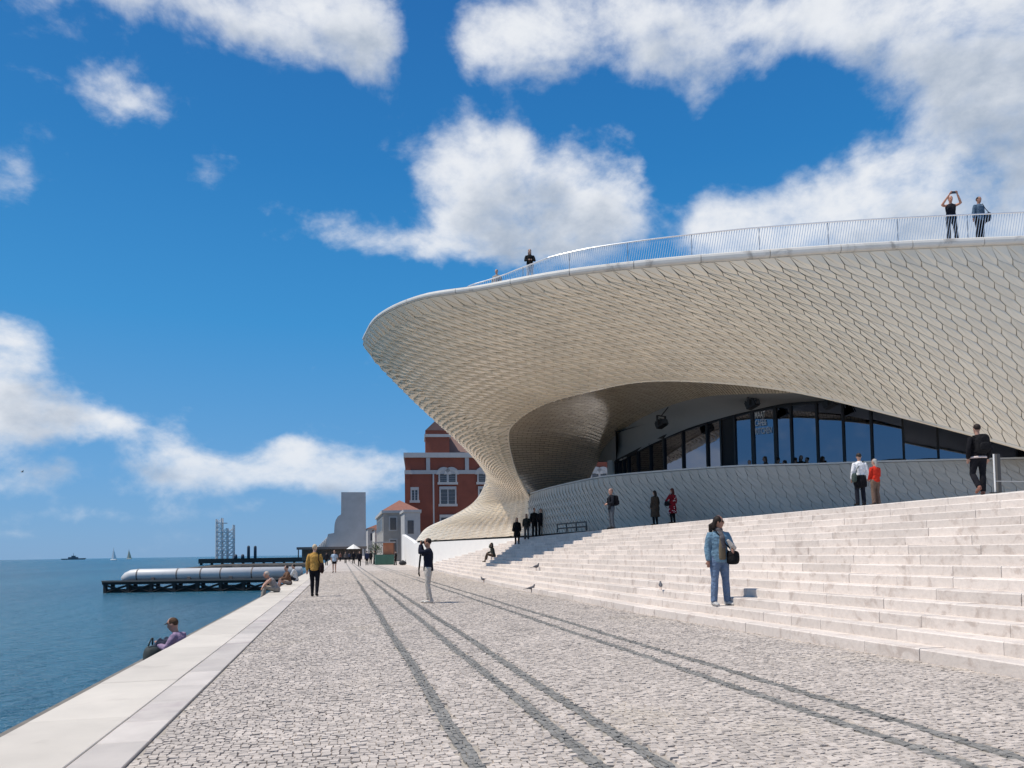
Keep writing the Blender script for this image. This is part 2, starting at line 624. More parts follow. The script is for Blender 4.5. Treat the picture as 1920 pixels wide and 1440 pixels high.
# terrace and steps
TV, TF = [], []
ny, nx = 60, 14
for j in range(ny + 1):
    y = -6 + j * 100.0 / ny
    for i in range(nx + 1):
        e = [0, .2, .4, 1, 2, 3, 4, 5, 6, 8, 10, 14, 20, 30, 45][i]
        x = X0(y) + TREAD * (NST - 1) + .2 + e
        TV.append((x, y, ground(x, y) - .004))
for j in range(ny):
    for i in range(nx):
        a = j * (nx + 1) + i
        TF.append((a, a + 1, a + nx + 2, a + nx + 1))
terrace = structure(mesh_obj('terrace', TV, TF, M_TERR))
sb = MB()
for j in range(ny):
    y0, y1 = 2 + j * 76.0 / ny, 2 + (j + 1) * 76.0 / ny
    for k in range(NST):
        xa, xb = X0(y0) + TREAD * k + .03, X0(y1) + TREAD * k + .03
        za, zb = RISE * k - .02, RISE * (k + 1) - .02
        w2 = TREAD
        sb.add([(xa, y0, za), (xb, y1, za), (xb, y1, zb), (xa, y0, zb), (xa + w2, y0, zb), (xb + w2, y1, zb)], [(0, 1, 2, 3), (3, 2, 5, 4)])
steps = structure(sb.build('stone_steps', mat('step_core', (.3, .27, .25), .9)))
blocks = []
for k in range(NST):
    y = 2.0 + random.uniform(0, .6)
    while y < 78:
        l_ = random.choice((.75, .95, 1.1, 1.25, 1.5)) * random.uniform(.92, 1.08)
        y1 = min(y + l_, 78.2)
        g_ = .003
        dx = random.uniform(-.004, .004)
        dz = random.uniform(-.0025, .0025)
        xa, xb = X0(y + g_) + TREAD * k + dx, X0(y1 - g_) + TREAD * k + dx
        z0, z1 = RISE * k - .01, RISE * (k + 1) + dz
        prof = [(0, z0), (0, z1 - .014), (.012, z1), (TREAD + (.06 if k == NST - 1 else .03), z1)]
        if k == NST - 1:
            prof[-1] = (.55, z1)
        V = [(xa + u, y + g_, z) for u, z in prof] + [(xb + u, y1 - g_, z) for u, z in prof]
        F = [(i, i + 1, 5 + i, 4 + i) for i in range(3)] + [(0, 3, 2, 1), (4, 5, 6, 7)]
        F = [tuple(reversed(f)) for f in F]
        blocks.append((V, F))
        y = y1
pieces(blocks, 'stone_block', 'stone_blocks', M_STEP, steps)

# ------------------------------------------------------------------ museum
M_GROUT = mat('facade_joint', (.075, .065, .055), .9)
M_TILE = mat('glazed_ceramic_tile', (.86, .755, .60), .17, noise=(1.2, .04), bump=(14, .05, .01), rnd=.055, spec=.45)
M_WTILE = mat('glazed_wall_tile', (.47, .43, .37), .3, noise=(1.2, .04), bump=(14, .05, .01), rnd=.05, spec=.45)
M_COPE = mat('white_coping', (.60, .575, .53), .5, noise=(2, .06), stain=((.23, .21, .19), .9, .52, .75))
M_METAL = mat('galvanised_steel', (.72, .74, .77), .3, metal=.8)
M_DKMET = mat('dark_steel', (.03, .03, .032), .45, metal=.3)
M_WHITE = mat('white_plaster', (.72, .70, .67), .75, noise=(1.5, .03), bump=(8, .1, .02), stain=((.6, .57, .54), .8, .55, .4))
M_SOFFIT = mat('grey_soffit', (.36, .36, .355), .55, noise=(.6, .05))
M_DECK = mat('roof_deck', (.5, .48, .45), .8, noise=(3, .08))
M_INT = mat('dark_interior', (.025, .026, .03), .8)


def atz(px, py, z):
    v = ray(px, py)
    return EYE + v * ((z - EYE.z) / v.z)


ROOFZ = 12.65
O_px = [(2250, 447), (1920, 459), (1640, 471), (1400, 487), (1200, 503), (1040, 521), (900, 545), (785, 563), (710, 597), (682, 638)]
OUT = [tuple(atz(x, y, ROOFZ)) for x, y in O_px]
OUT += [tuple(at(*q)) for q in [(692, 661, 42), (757, 723, 44.5), (840, 803, 48.5), (898, 866, 54), (911, 899, 57.5), (890, 940, 62), (847, 968, 67), (800, 990, 74), (779, 1015, 77)]]
INN = [tuple(at(*q)) for q in [(2250, 945, 29.5), (1920, 842, 30.3), (1671, 776, 31.3), (1481, 732, 33), (1320, 715, 34.5), (1200, 715, 36.5), (1100, 734, 39), (1030, 753, 41.5),
                               (985, 775, 43.5), (957, 801, 45), (953, 822, 46), (957, 850, 47), (965, 878, 48), (976, 902, 49), (986, 920, 50), (993, 935, 50.6),
                               (997, 960, 50.8), (1000, 985, 51), (1000, 1003, 51)]]
OUT, INN = np.array(OUT), np.array(INN)
BUL = np.array([.03, .03, .03, .03, .04, .05, .06, .07, .08, .08, .09, .10, .10, .08, .05, .03, .02, .01, 0])[:, None]

NSs, NTt = 1400, 90
sg = np.linspace(0, 18, NSs)
Og, Ig, Bg = crom(OUT, sg), crom(INN, sg), crom(BUL, sg)
tg_ = np.linspace(0, 1, NTt)[None, :, None]
base = Og[:, None] * (1 - tg_) + Ig[:, None] * tg_
dS = np.gradient(base, axis=0)
dT = np.gradient(base, axis=1)
N0 = np.cross(dS, dT)
N0 /= np.linalg.norm(N0, axis=2, keepdims=True) + 1e-12
if (N0[100, 40] * (np.array(EYE) - base[100, 40])).sum() < 0:
    N0 = -N0
wid = np.linalg.norm(Ig - Og, axis=1)[:, None, None]
G = base + N0 * (Bg[:, None] * wid * (4 * tg_ * (1 - tg_)))
dS = np.gradient(G, axis=0)
dT = np.gradient(G, axis=1)
NG = np.cross(dS, dT)
NG /= np.linalg.norm(NG, axis=2, keepdims=True) + 1e-12
if (NG[100, 40] * N0[100, 40]).sum() < 0:
    NG = -NG


def lookup(G_, NG_, arc, a, t_):
    """point and normal at arc length a (from the right end) and depth t_ of a strip"""
    s_ = np.interp(a, arc, np.arange(len(arc)))
    i = np.clip(s_.astype(int), 0, len(arc) - 2)
    f = (s_ - i)[:, None]
    tt = np.clip(t_, 0, 1) * (G_.shape[1] - 1)
    j = np.clip(tt.astype(int), 0, G_.shape[1] - 2)
    h = (tt - j)[:, None]
    def bl(A):
        return (A[i, j] * (1 - f) + A[i + 1, j] * f) * (1 - h) + (A[i, j + 1] * (1 - f) + A[i + 1, j + 1] * f) * h
    n = bl(NG_)
    return bl(G_), n / (np.linalg.norm(n, axis=1, keepdims=True) + 1e-12)


def hex_tiles(G_, NG_, pitch, rows, slant, zig, step, gap, tref=.35, first=1.0, taper=.02, relief=(1, 1, 1, 1, 1)):
    """folded hexagonal tiles on a strip: two facets each, the joints open towards the hooks"""
    jr = int(tref * (G_.shape[1] - 1))
    seg = np.linalg.norm(np.diff(G_[:, jr], axis=0), axis=1)
    arc = np.concatenate([[0], np.cumsum(seg)])
    Lt = arc[-1]
    nk = int(Lt / pitch) + 1
    tr = [0.0] + [(first + r) / (rows - 1 + first) for r in range(rows)]
    dt = 1.0 / (rows - 1 + first) * zig
    def PQ(r, k):
        # along-row position runs to the left with arc; slant moves each row to the right
        a = k * pitch + ((rows - r) * slant * pitch) % pitch
        tp = tr[r]
        e = 0 < r < rows
        return a, tp + (dt / 2 if e else 0), tp - (dt / 2 if e else 0)
    tiles = []
    A_, T_, H_ = [], [], []
    off = [((rows - r) * slant) for r in range(rows + 1)]
    for r in range(rows):
        k0 = -int(off[r]) - 2
        for k in range(k0, nk + 3):
            a0 = (k + off[r]) * pitch          # hook k of this row (k+1 lies to its left)
            b0 = (k + off[r + 1]) * pitch      # the hook it leads to in the next row, further right
            e0, e1 = 0 < r, r + 1 < rows
            p0, q0 = tr[r] + (dt / 2 if e0 else 0), tr[r] - (dt / 2 if e0 else 0)
            p1, q1 = tr[r + 1] + (dt / 2 if e1 else 0), tr[r + 1] - (dt / 2 if e1 else 0)
            # right neighbour hook has smaller arc
            hexa = [(a0, p0), (a0, q0), (a0 - pitch, p0), (b0 - pitch, q1), (b0 - pitch, p1), (b0, q1)]
            ca = sum(h[0] for h in hexa) / 6
            if ca < -.2 or ca > Lt + .2 or min(h[0] for h in hexa) > Lt or max(h[0] for h in hexa) < 0:
                continue
            # facet A: P,Q,P',Q'm ; facet B: Q,Pk+1,Q'm+1,P'
            A_ += [hexa[0][0] - taper * .3, hexa[1][0] + taper * .4, hexa[4][0], hexa[5][0] - taper, hexa[1][0] - taper * 1.3, hexa[2][0], hexa[3][0] + taper * .7, hexa[4][0] + taper * .5]
            T_ += [hexa[0][1], hexa[1][1], hexa[4][1], hexa[5][1], hexa[1][1], hexa[2][1], hexa[3][1], hexa[4][1]]
            H_ += [.6 * step, step, .1 * step, 0, 0, .2 * step, .9 * step, .1 * step]
    A_, T_, H_ = np.clip(np.array(A_), 0, Lt), np.array(T_), np.array(H_)
    H_ = H_ + np.repeat(rng.uniform(-.012, .012, len(H_) // 2), 2) * (step / .1)
    H_ = H_ * np.interp(A_ / Lt, [0, .25, .45, .6, 1], relief) * np.clip(T_ / .07, 0.15, 1)
    P, Nn = lookup(G_, NG_, arc, A_, T_)
    Q = P.reshape(-1, 8, 3); Nq = Nn.reshape(-1, 8, 3); Hq = H_.reshape(-1, 8, 1)
    c = Q.mean(axis=1, keepdims=True)
    L = np.linalg.norm(Q - c, axis=2, keepdims=True) + 1e-9
    shr = np.clip(1 - gap / L, .5, 1)
    Qs = c + (Q - c) * shr
    top = Qs + Nq * (.02 + Hq)
    bot = Qs - Nq * .03
    res = []
    for n_ in range(len(Q)):
        if np.linalg.norm(Q[n_, 0] - Q[n_, 2]) < .05:
            continue
        tp, bt = top[n_], bot[n_]
        V = list(tp[:4]) + list(tp[4:]) + [bt[0], bt[1], bt[2], bt[3], bt[5], bt[6]]
        # 0..3 facet A (P,Q,P',Q'm); 4..7 facet B (Q,P+,Q'+,P'); 8 P,9 Q,10 P',11 Q'm,12 P+,13 Q'+
        F = [(0, 1, 2, 3), (4, 5, 6, 7), (8, 9, 1, 0), (11, 8, 0, 3), (10, 11, 3, 2), (9, 12, 5, 4), (12, 13, 6, 5), (13, 10, 7, 6), (9, 10, 2, 1), (10, 9, 4, 7)]
        res.append((V, F))
    return res


def sheet(G_, si, sj, flip=False):
    Gs = G_[::si, ::sj]
    n, m = Gs.shape[:2]
    F = []
    for i in range(n - 1):
        for j in range(m - 1):
            q = (i * m + j, i * m + j + 1, (i + 1) * m + j + 1, (i + 1) * m + j)
            F.append(q[::-1] if flip else q)
    return Gs.reshape(-1, 3), F


museum = thing('museum', 'low white museum with sweeping tiled overhang, arched opening and rooftop railing', 'museum', (14, 40, 2.3))
V, F = sheet(G - NG * .012, 7, 3)
facade = mesh_obj('facade', V, F, M_GROUT, museum, True)
ft = hex_tiles(G, NG, .54, 17, .35, .5, .1, .009, taper=.024, relief=(.45, .6, 1.1, 1.3, .3), first=1.5)
pieces(ft, 'tile', 'tiles', M_TILE, facade)

tb = MB()
tb.loft([Vector(p) for p in crom(INN, np.linspace(0, 15.2, 140))], [.07] * 140, 6)
tb.build('arch_trim', M_TILE, museum)

# west flank behind the pillar, turning away from the river
fl = crom(OUT, np.linspace(9, 18, 60))
FV, FF = [], []
for i, p in enumerate(fl):
    for k, (u, v_) in enumerate(((0, 0), (.6, .9), (1.8, 2.2), (4.0, 4.2), (7.5, 6.0))):
        FV.append((p[0] + u, p[1] + v_, p[2] - .01))
for i in range(len(fl) - 1):
    for k in range(4):
        a = i * 5 + k
        FF.append((a, a + 1, a + 6, a + 5))
mesh_obj('west_flank', FV, FF, M_TILE, museum, True)

# roof edge line, coping, deck, railing
edge = [Vector(p) for p in crom(OUT[:10], np.linspace(0, 9, 240))]
west = [Vector((x, y, ROOFZ)) for x, y in [(1.9, 43.0), (3.6, 45.3), (7, 49.0), (12, 54), (20, 60)]]
wl = crom([edge[-2], edge[-1]] + west, np.linspace(1, 6, 60))
edge += [Vector(p) for p in wl[1:]]
E = np.array([tuple(p) for p in edge])
ea = np.concatenate([[0], np.cumsum(np.linalg.norm(np.diff(E, axis=0), axis=1))])


def epoint(a):
    p = Vector([np.interp(a, ea, E[:, i]) for i in range(3)])
    q = Vector([np.interp(a + .25, ea, E[:, i]) for i in range(3)])
    o = Vector([np.interp(a - .25, ea, E[:, i]) for i in range(3)])
    tg = (q - o); tg.z = 0; tg.normalize()
    return p, tg, Vector((-tg.y, tg.x, 0))


_p, _t, _n = epoint(12)
SGN = 1 if _n.dot(EYE - _p) > 0 else -1
PROF = [(.02, .02), (.11, .03), (.15, .09), (.155, .19), (.13, .28), (.06, .335), (-.06, .35), (-.42, .35), (-.42, -.02), (-.06, -.04)]
a0 = 0.0
while a0 < ea[-1] - .5:
    a1 = min(a0 + 2.62, ea[-1])
    b_ = MB()
    nseg = 5
    Vv = []
    for i in range(nseg + 1):
        p, tg, n = epoint(a0 + .012 + (a1 - a0 - .024) * i / nseg)
        kf = float(np.interp(proj(p)[0], [680, 900, 1300], [.55, .7, 1.0]))
        Vv += [p + n * SGN * u * kf + Vector((0, 0, z * kf if u > -.3 else z)) for u, z in PROF]
    m_ = len(PROF)
    Ff = [(i * m_ + j, i * m_ + (j + 1) % m_, (i + 1) * m_ + (j + 1) % m_, (i + 1) * m_ + j) for i in range(nseg) for j in range(m_)]
    Ff += [tuple(range(m_)), tuple(nseg * m_ + j for j in range(m_))[::-1]]
    b_.add(Vv, Ff)
    b_.build('coping_block', M_COPE, museum)
    a0 = a1

deck = [tuple(p + Vector((0, 0, .18))) for p in edge[::4]] + [(30, 64, 12.83), (60, 64, 12.83), (60, 10, 12.83), (38, 14, 12.83)]
mesh_obj('roof_deck', deck, [tuple(range(len(deck)))], M_DECK, museum)
wk = []
for a_ in np.linspace(.2, ea[-1] * .62, 60):
    p, tg, n = epoint(a_)
    wk.append((p - n * SGN * .55, p - n * SGN * 6.0))
Vw = [q for pr2 in wk for q in (pr2[0] + Vector((0, 0, .2)), pr2[0] + Vector((0, 0, .46)), pr2[1] + Vector((0, 0, .46)))]
mesh_obj('roof_walkway', Vw, [(i * 3 + j, i * 3 + j + 1, i * 3 + 4 + j, i * 3 + 3 + j) for i in range(59) for j in range(2)], M_DECK, museum)
bk = MB()
bk.box(59.5, 60, 10, 64, 0, 12.9)
bk.box(38, 59.5, 10, 10.4, 0, 12.9)
bk.build('rear_wall', M_WHITE, museum)


def rail_in(a):
    """how far the railing stands in from the roof edge at arc a"""
    px = proj(epoint(a)[0])[0]
    return float(np.interp(px, [700, 870, 930, 1010, 1100, 1200, 1400, 2300], [4.2, 2.7, 2.0, 1.3, .95, .75, .45, .4]))


def rpoint(a):
    p, tg, n = epoint(a)
    return p - n * SGN * rail_in(a) + Vector((0, 0, .30)), tg


railing = mesh_obj('railing', [(0, 0, 0)], [], M_METAL, museum)
hr, br, bal = [], [], MB()
a_end = ea[np.argmin([abs(proj(p)[0] - 760) for p in E[:230]])]
aa = 0.0
while aa < a_end:
    p, tg = rpoint(aa)
    hr.append(p + Vector((0, 0, 1.13)))
    br.append(p + Vector((0, 0, .06)))
    aa += .5
h_ = MB(); h_.loft(hr, [.028] * len(hr), 6); h_.build('handrail', M_METAL, railing)
h_ = MB(); h_.loft(br, [.018] * len(br), 5); h_.build('bottom_rail', M_METAL, railing)
aa = .3
while aa < a_end:
    p, tg = rpoint(aa)
    h_ = MB(); h_.box(-.012, .012, -.008, .008, 0, 1.12, Matrix.Rotation(math.atan2(tg.y, tg.x), 3, 'Z'), p)
    h_.build('post', mat('rail_post', (.3, .31, .33), .4, metal=.5), railing)
    aa += 2.62
aa = .1
while aa < a_end:
    p, tg = rpoint(aa)
    q = p - tg * .2 + Vector((0, 0, 1.12))
    bal.bar(p + Vector((0, 0, .06)), q, .013, 4)
    aa += .098
stuff(bal.build('balusters', M_METAL, railing))

# lower wall under the opening
WPX = [993, 1033, 1103, 1167, 1300, 1400, 1540, 1661, 1920, 2200]
WD = [50.6, 45.8, 40.8, 38.4, 36.2, 34.8, 34.0, 32.8, 31.2, 30.0]
WZ = [5.06, 5.06, 5.06, 5.06, 5.06, 5.02, 4.97, 4.90, 4.77, 4.7]
WTOP = np.array([(*plan(p, d), z) for p, d, z in zip(WPX, WD, WZ)])
WBOT = np.array([(*plan(p, d - .35), 2.38) for p, d in zip(WPX, WD)])
ws = np.linspace(0, 9, 500)
wt_, wb_ = crom(WTOP, ws)[::-1], crom(WBOT, ws)[::-1]
tt = np.linspace(0, 1, 12)[None, :, None]
WG = wt_[:, None] * (1 - tt) + wb_[:, None] * tt
WN = np.cross(np.gradient(WG, axis=0), np.gradient(WG, axis=1))
WN /= np.linalg.norm(WN, axis=2, keepdims=True)
if (WN[250, 5] * (np.array(EYE) - WG[250, 5])).sum() < 0:
    WN = -WN
V, F = sheet(WG - WN * .012, 5, 2)
lower = mesh_obj('lower_wall', V, F, M_GROUT, museum, True)
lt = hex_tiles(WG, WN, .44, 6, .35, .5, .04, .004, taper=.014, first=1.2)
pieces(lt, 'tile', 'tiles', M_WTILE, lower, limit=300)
cp = MB()
n_ = len(wt_)
cv = []
for i in range(0, n_, 8):
    p = Vector(wt_[i]); n = Vector(WN[i, 0]); n.z = 0; n.normalize()
    cv.append((p + n * .06, p - n * .55))
Vv = []
for a, b2 in cv:
    Vv += [a + Vector((0, 0, .02)), a + Vector((0, 0, .09)), b2 + Vector((0, 0, .09)), b2 + Vector((0, 0, .02))]
Ff = [(i * 4 + j, i * 4 + (j + 1) % 4, i * 4 + 4 + (j + 1) % 4, i * 4 + 4 + j) for i in range(len(cv) - 1) for j in range(4)]
cp.add(Vv, Ff).build('wall_cap', mat('wall_cap_stone', (.5, .5, .48), .6, noise=(2, .05)), museum)
# shadow gap and plinth under wall and pillar
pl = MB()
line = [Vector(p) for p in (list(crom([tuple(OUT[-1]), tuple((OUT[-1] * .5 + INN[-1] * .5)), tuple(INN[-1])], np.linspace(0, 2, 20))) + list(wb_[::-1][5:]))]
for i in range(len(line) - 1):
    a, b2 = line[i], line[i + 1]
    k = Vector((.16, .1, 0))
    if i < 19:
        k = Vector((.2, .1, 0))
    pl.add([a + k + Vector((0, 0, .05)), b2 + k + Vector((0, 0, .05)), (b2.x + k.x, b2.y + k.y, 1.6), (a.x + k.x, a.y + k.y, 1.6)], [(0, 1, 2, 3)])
pl.build('shadow_gap', mat('gap_shade_dark', (.05, .05, .05), .8), museum)  # recessed strip coloured dark to stand for the shade in the gap
pw_ = MB()
for i in range(18):
    a, b2 = line[i], line[i + 1]
    n = Vector((-(b2 - a).y, (b2 - a).x, 0)).normalized()
    n = n if n.x < 0 else -n
    k = n * .05
    pw_.add([(a.x + k.x, a.y + k.y, a.z - .14), (b2.x + k.x, b2.y + k.y, b2.z - .14), (b2.x + 3 * k.x, b2.y + 3 * k.y, -.1), (a.x + 3 * k.x, a.y + 3 * k.y, -.1),
             (a.x + .3, a.y + .2, a.z - .14), (b2.x + .3, b2.y + .2, b2.z - .14)], [(0, 1, 2, 3), (0, 4, 5, 1)])
pw_.build('plinth', M_WHITE, museum)

# curved reveal of the arch, soffit
J = [(1500, 737, 34.2), (1400, 739, 37), (1330, 743, 39.5), (1270, 756, 42.3), (1215, 778, 46), (1172, 803, 49), (1145, 826, 51.5), (1130, 845, 53), (1121, 866, 54), (1112, 884, 55), (1105, 897, 55.5), (1080, 915, 55), (1040, 930, 53)]
JP = np.array([tuple(at(*q)) for q in J])
IP = INN[3:16]
js = np.linspace(0, 12, 160)
ji, jj = crom(IP, js), crom(JP, js)
tt = np.linspace(0, 1, 24)[None, :, None]
JG = ji[:, None] * (1 - tt) + jj[:, None] * tt
JN = np.cross(np.gradient(JG, axis=0), np.gradient(JG, axis=1))
JN /= np.linalg.norm(JN, axis=2, keepdims=True) + 1e-9
if (JN[80, 12] * (np.array(EYE) - JG[80, 12])).sum() < 0:
    JN = -JN
JG = JG - JN * .5 * (4 * tt * (1 - tt))
rv = bpy.data.materials.new('glossy_reveal_tile')
rv.use_nodes = True
t = rv.node_tree
b = NB(t)
pb = t.nodes['Principled BSDF']
uvn = b.n('ShaderNodeUVMap', uv_map='strip')
bt = b.n('ShaderNodeTexBrick', {'Vector': uvn.outputs[0], 'Color1': (.62, .52, .38, 1), 'Color2': (.52, .43, .32, 1), 'Mortar': (.05, .045, .04, 1), 'Scale': 1.0,
                                'Mortar Size': .012, 'Brick Width': .8, 'Row Height': .2, 'Bias': 0.0})
t.links.new(bt.outputs['Color'], pb.inputs['Base Color'])
pb.inputs['Roughness'].default_value = .13
bn = b.n('ShaderNodeTexNoise', {'Vector': b.vm('MULTIPLY', uvn.outputs[0], (.4, 5, 1)).outputs[0], 'Scale': 1.0, 'Detail': 2.0})
hb = b.m('SUBTRACT', b.m('MULTIPLY', bn.outputs['Fac'], .6), b.m('MULTIPLY', bt.outputs['Fac'], .6))
t.links.new(b.n('ShaderNodeBump', {'Strength': .9, 'Distance': .06, 'Height': hb}).outputs[0], pb.inputs['Normal'])
V, F = sheet(JG, 1, 1)
reveal = mesh_obj('arch_reveal', V, F, rv, museum, True)
uvl = reveal.data.uv_layers.new(name='strip')
us = np.concatenate([[0], np.cumsum(np.linalg.norm(np.diff(JG[:, 12], axis=0), axis=1))])
vs = np.linspace(0, 8, 24)
UV = np.stack(np.meshgrid(us, vs, indexing='ij'), -1).reshape(-1, 2)
li = np.zeros(len(reveal.data.loops), int)
reveal.data.loops.foreach_get('vertex_index', li)
# rows of the brickwork run into the opening
uvl.data.foreach_set('uv', UV[li][:, ::-1].ravel().copy())

WH = [(1560, 750, 37.5), (1476, 756, 38.8), (1417, 768, 39.8), (1359, 782, 41), (1290, 803, 43), (1225, 831, 45.6), (1185, 852, 47.7), (1159, 865, 49), (1124, 866.5, 53.7)]
WHP = [tuple(at(*q)) for q in WH]
sA = [tuple(p) for p in INN[1:3]] + [tuple(p) for p in JP[:9]]
hz = lambda px, d: (*plan(px, d), 8.3)
sB = [hz(1960, 32.8), hz(1690, 35.4)] + WHP
s_s = np.linspace(0, 10, 80)
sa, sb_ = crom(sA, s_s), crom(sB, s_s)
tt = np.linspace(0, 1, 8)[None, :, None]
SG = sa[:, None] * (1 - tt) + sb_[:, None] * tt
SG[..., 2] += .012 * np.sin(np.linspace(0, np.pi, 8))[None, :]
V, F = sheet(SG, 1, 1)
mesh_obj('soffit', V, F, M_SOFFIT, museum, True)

# cafe glazing
GPX = [1159, 1199, 1250, 1300, 1359, 1417, 1476, 1560, 1700, 1920, 2150]
GD = [49, 47, 44.5, 42.8, 41, 39.8, 38.8, 37.3, 35.2, 32.9, 31.4]
GZ = [at(*q).z for q in [(1159, 865, 49), (1199, 845, 47), (1250, 819, 44.5), (1300, 799, 42.8), (1359, 782, 41), (1417, 768, 39.8), (1476, 756, 38.8), (1560, 750, 37.5)]] + [8.4, 8.4, 8.4]
gl = bpy.data.materials.new('tinted_glass')
gl.use_nodes = True
t = gl.node_tree
t.nodes.clear()
b = NB(t)
o_ = b.n('ShaderNodeOutputMaterial')
fr = b.n('ShaderNodeFresnel', {'IOR': 1.75})
tr_ = b.n('ShaderNodeBsdfTransparent', {'Color': (.16, .17, .22, 1)})
gy = b.n('ShaderNodeBsdfGlossy', {'Color': (.72, .8, 1.0, 1), 'Roughness': .015})
mx = b.n('ShaderNodeMixShader', {0: b.m('MULTIPLY_ADD', fr.outputs[0], 1.0, .16), 1: tr_.outputs[0], 2: gy.outputs[0]})
t.links.new(mx.outputs[0], o_.inputs[0])
MULL = [1159, 1166, 1174, 1183, 1201, 1225, 1251, 1287, 1333, 1359, 1385, 1419, 1462, 1492, 1541, 1590, 1643, 1702, 1767, 1840, 1915, 1995, 2080]


def gpt(px):
    d = np.interp(px, GPX, GD)
    x, y = plan(px, d)
    return Vector((x, y, 0)), float(np.interp(px, GPX, GZ))


ZB = 4.3
glz = mesh_obj('glazing', [(0, 0, 0)], [], M_DKMET, museum)
for i, px in enumerate(MULL):
    p, z = gpt(px)
    q, _ = gpt(px + 3)
    ang = math.atan2(q.y - p.y, q.x - p.x)
    rot = Matrix.Rotation(ang, 3, 'Z')
    h_ = MB()
    wd = .095 if px > 1190 else .08
    if px in (1419, 1462):
        wd = .16
    h_.box(-wd / 2, wd / 2, -.12, .06, ZB, z + .05, rot, p)
    h_.build('mullion', M_DKMET, glz)
    if i + 1 < len(MULL):
        q, z2 = gpt(MULL[i + 1])
        V = [(p.x, p.y, ZB), (q.x, q.y, ZB), (q.x, q.y, z2 + .04), (p.x, p.y, z + .04)]
        if px == 1359:
            mesh_obj('dark_panel', V, [(0, 1, 2, 3)], M_INT, glz)
        else:
            mesh_obj('pane', V, [(0, 1, 2, 3)], gl, glz)
        h_ = MB()
        k = (q - p).length
        rot2 = Matrix.Rotation(math.atan2(q.y - p.y, q.x - p.x), 3, 'Z')
        V = [(p.x, p.y, z - .1), (q.x, q.y, z2 - .1), (q.x, q.y, z2 + .12), (p.x, p.y, z + .12)]
        off_ = rot2 @ Vector((0, -.07, 0))
        V2 = [tuple(Vector(v) + off_) for v in V]
        mesh_obj('head_frame', V2 + V, [(0, 1, 2, 3), (0, 4, 5, 1), (3, 2, 6, 7)], M_DKMET, glz)
# room behind the glass and the floor of the cafe terrace
h_ = MB()
gp = [gpt(p)[0] for p in np.linspace(1159, 2150, 24)]
bp_ = [p + Vector((3.2, 5.5, 0)) for p in gp]
for i in range(23):
    h_.add([(bp_[i].x, bp_[i].y, 3.9), (bp_[i + 1].x, bp_[i + 1].y, 3.9), (bp_[i + 1].x, bp_[i + 1].y, 9.5), (bp_[i].x, bp_[i].y, 9.5)], [(0, 1, 2, 3)])
    h_.add([(gp[i].x, gp[i].y, 8.9), (gp[i + 1].x, gp[i + 1].y, 8.9), (bp_[i + 1].x, bp_[i + 1].y, 9.4), (bp_[i].x, bp_[i].y, 9.4)], [(0, 1, 2, 3)])
h_.add([(gp[0].x, gp[0].y, 3.9), (bp_[0].x, bp_[0].y, 3.9), (bp_[0].x, bp_[0].y, 9.4), (gp[0].x, gp[0].y, 9.0)], [(0, 1, 2, 3)])
h_.build('cafe_room', M_INT, museum)
fl_ = MB()
wp = [Vector(p) for p in crom(WTOP, np.linspace(.6, 9, 24))]
for i in range(23):
    a, b2, c2, d2 = wp[i], wp[i + 1], bp_[i + 1], bp_[i]
    fl_.add([(a.x + .3, a.y + .4, 4.3), (b2.x + .3, b2.y + .4, 4.3), (c2.x, c2.y, 4.3), (d2.x, d2.y, 4.3)], [(0, 1, 2, 3)])
fl_.build('cafe_floor', mat('cafe_floor_stone', (.3, .3, .29), .6, noise=(3, .06)), museum)
cx, cy = plan(1151, 50.3)
h_ = MB(); h_.loft([(cx, cy, 3.5), (cx, cy, 7.2)], [.31, .31], 20, bulge=0); h_.build('column', mat('white_column', (.8, .8, .78), .5), museum, True)


def text_mesh(name, body, size, m, mat4, parent, extr=.004, align='LEFT', fit=None):
    cu = bpy.data.curves.new(name, 'FONT')
    cu.body = body
    cu.size = size
    cu.extrude = extr
    cu.offset = .004
    cu.align_x = align
    cu.space_line = .92
    o = bpy.data.objects.new('t', cu)
    COL.objects.link(o)
    dg = bpy.context.evaluated_depsgraph_get()
    me = bpy.data.meshes.new_from_object(o.evaluated_get(dg))
    bpy.data.objects.remove(o)
    if fit:
        xs_ = [v.co.x for v in me.vertices]
        me.transform(Matrix.Diagonal((fit / (max(xs_) - min(xs_)), 1, 1, 1)))
    me.transform(mat4)
    me.name = name
    me.materials.clear()
    me.materials.append(m)
    o2 = bpy.data.objects.new(name, me)
    COL.objects.link(o2)
    put(o2, parent)
    return o2


p, z = gpt(1424); q, _ = gpt(1458)
ang = math.atan2(q.y - p.y, q.x - p.x)
n_out = Vector((math.sin(ang), -math.cos(ang), 0))
wtx = (q - p).length
z1 = at(1424, 778, np.interp(1424, GPX, GD)).z
M4 = Matrix.Translation(Vector((p.x, p.y, z1 - .12)) + n_out * .09) @ Matrix.Rotation(ang, 4, 'Z') @ Matrix.Rotation(R(90), 4, 'X')
text_mesh('lettering', 'MAAT\nCAFÉ&\nKITCHEN', .46, mat('white_lettering', (.82, .82, .82), .6), M4, glz, fit=wtx * .9)

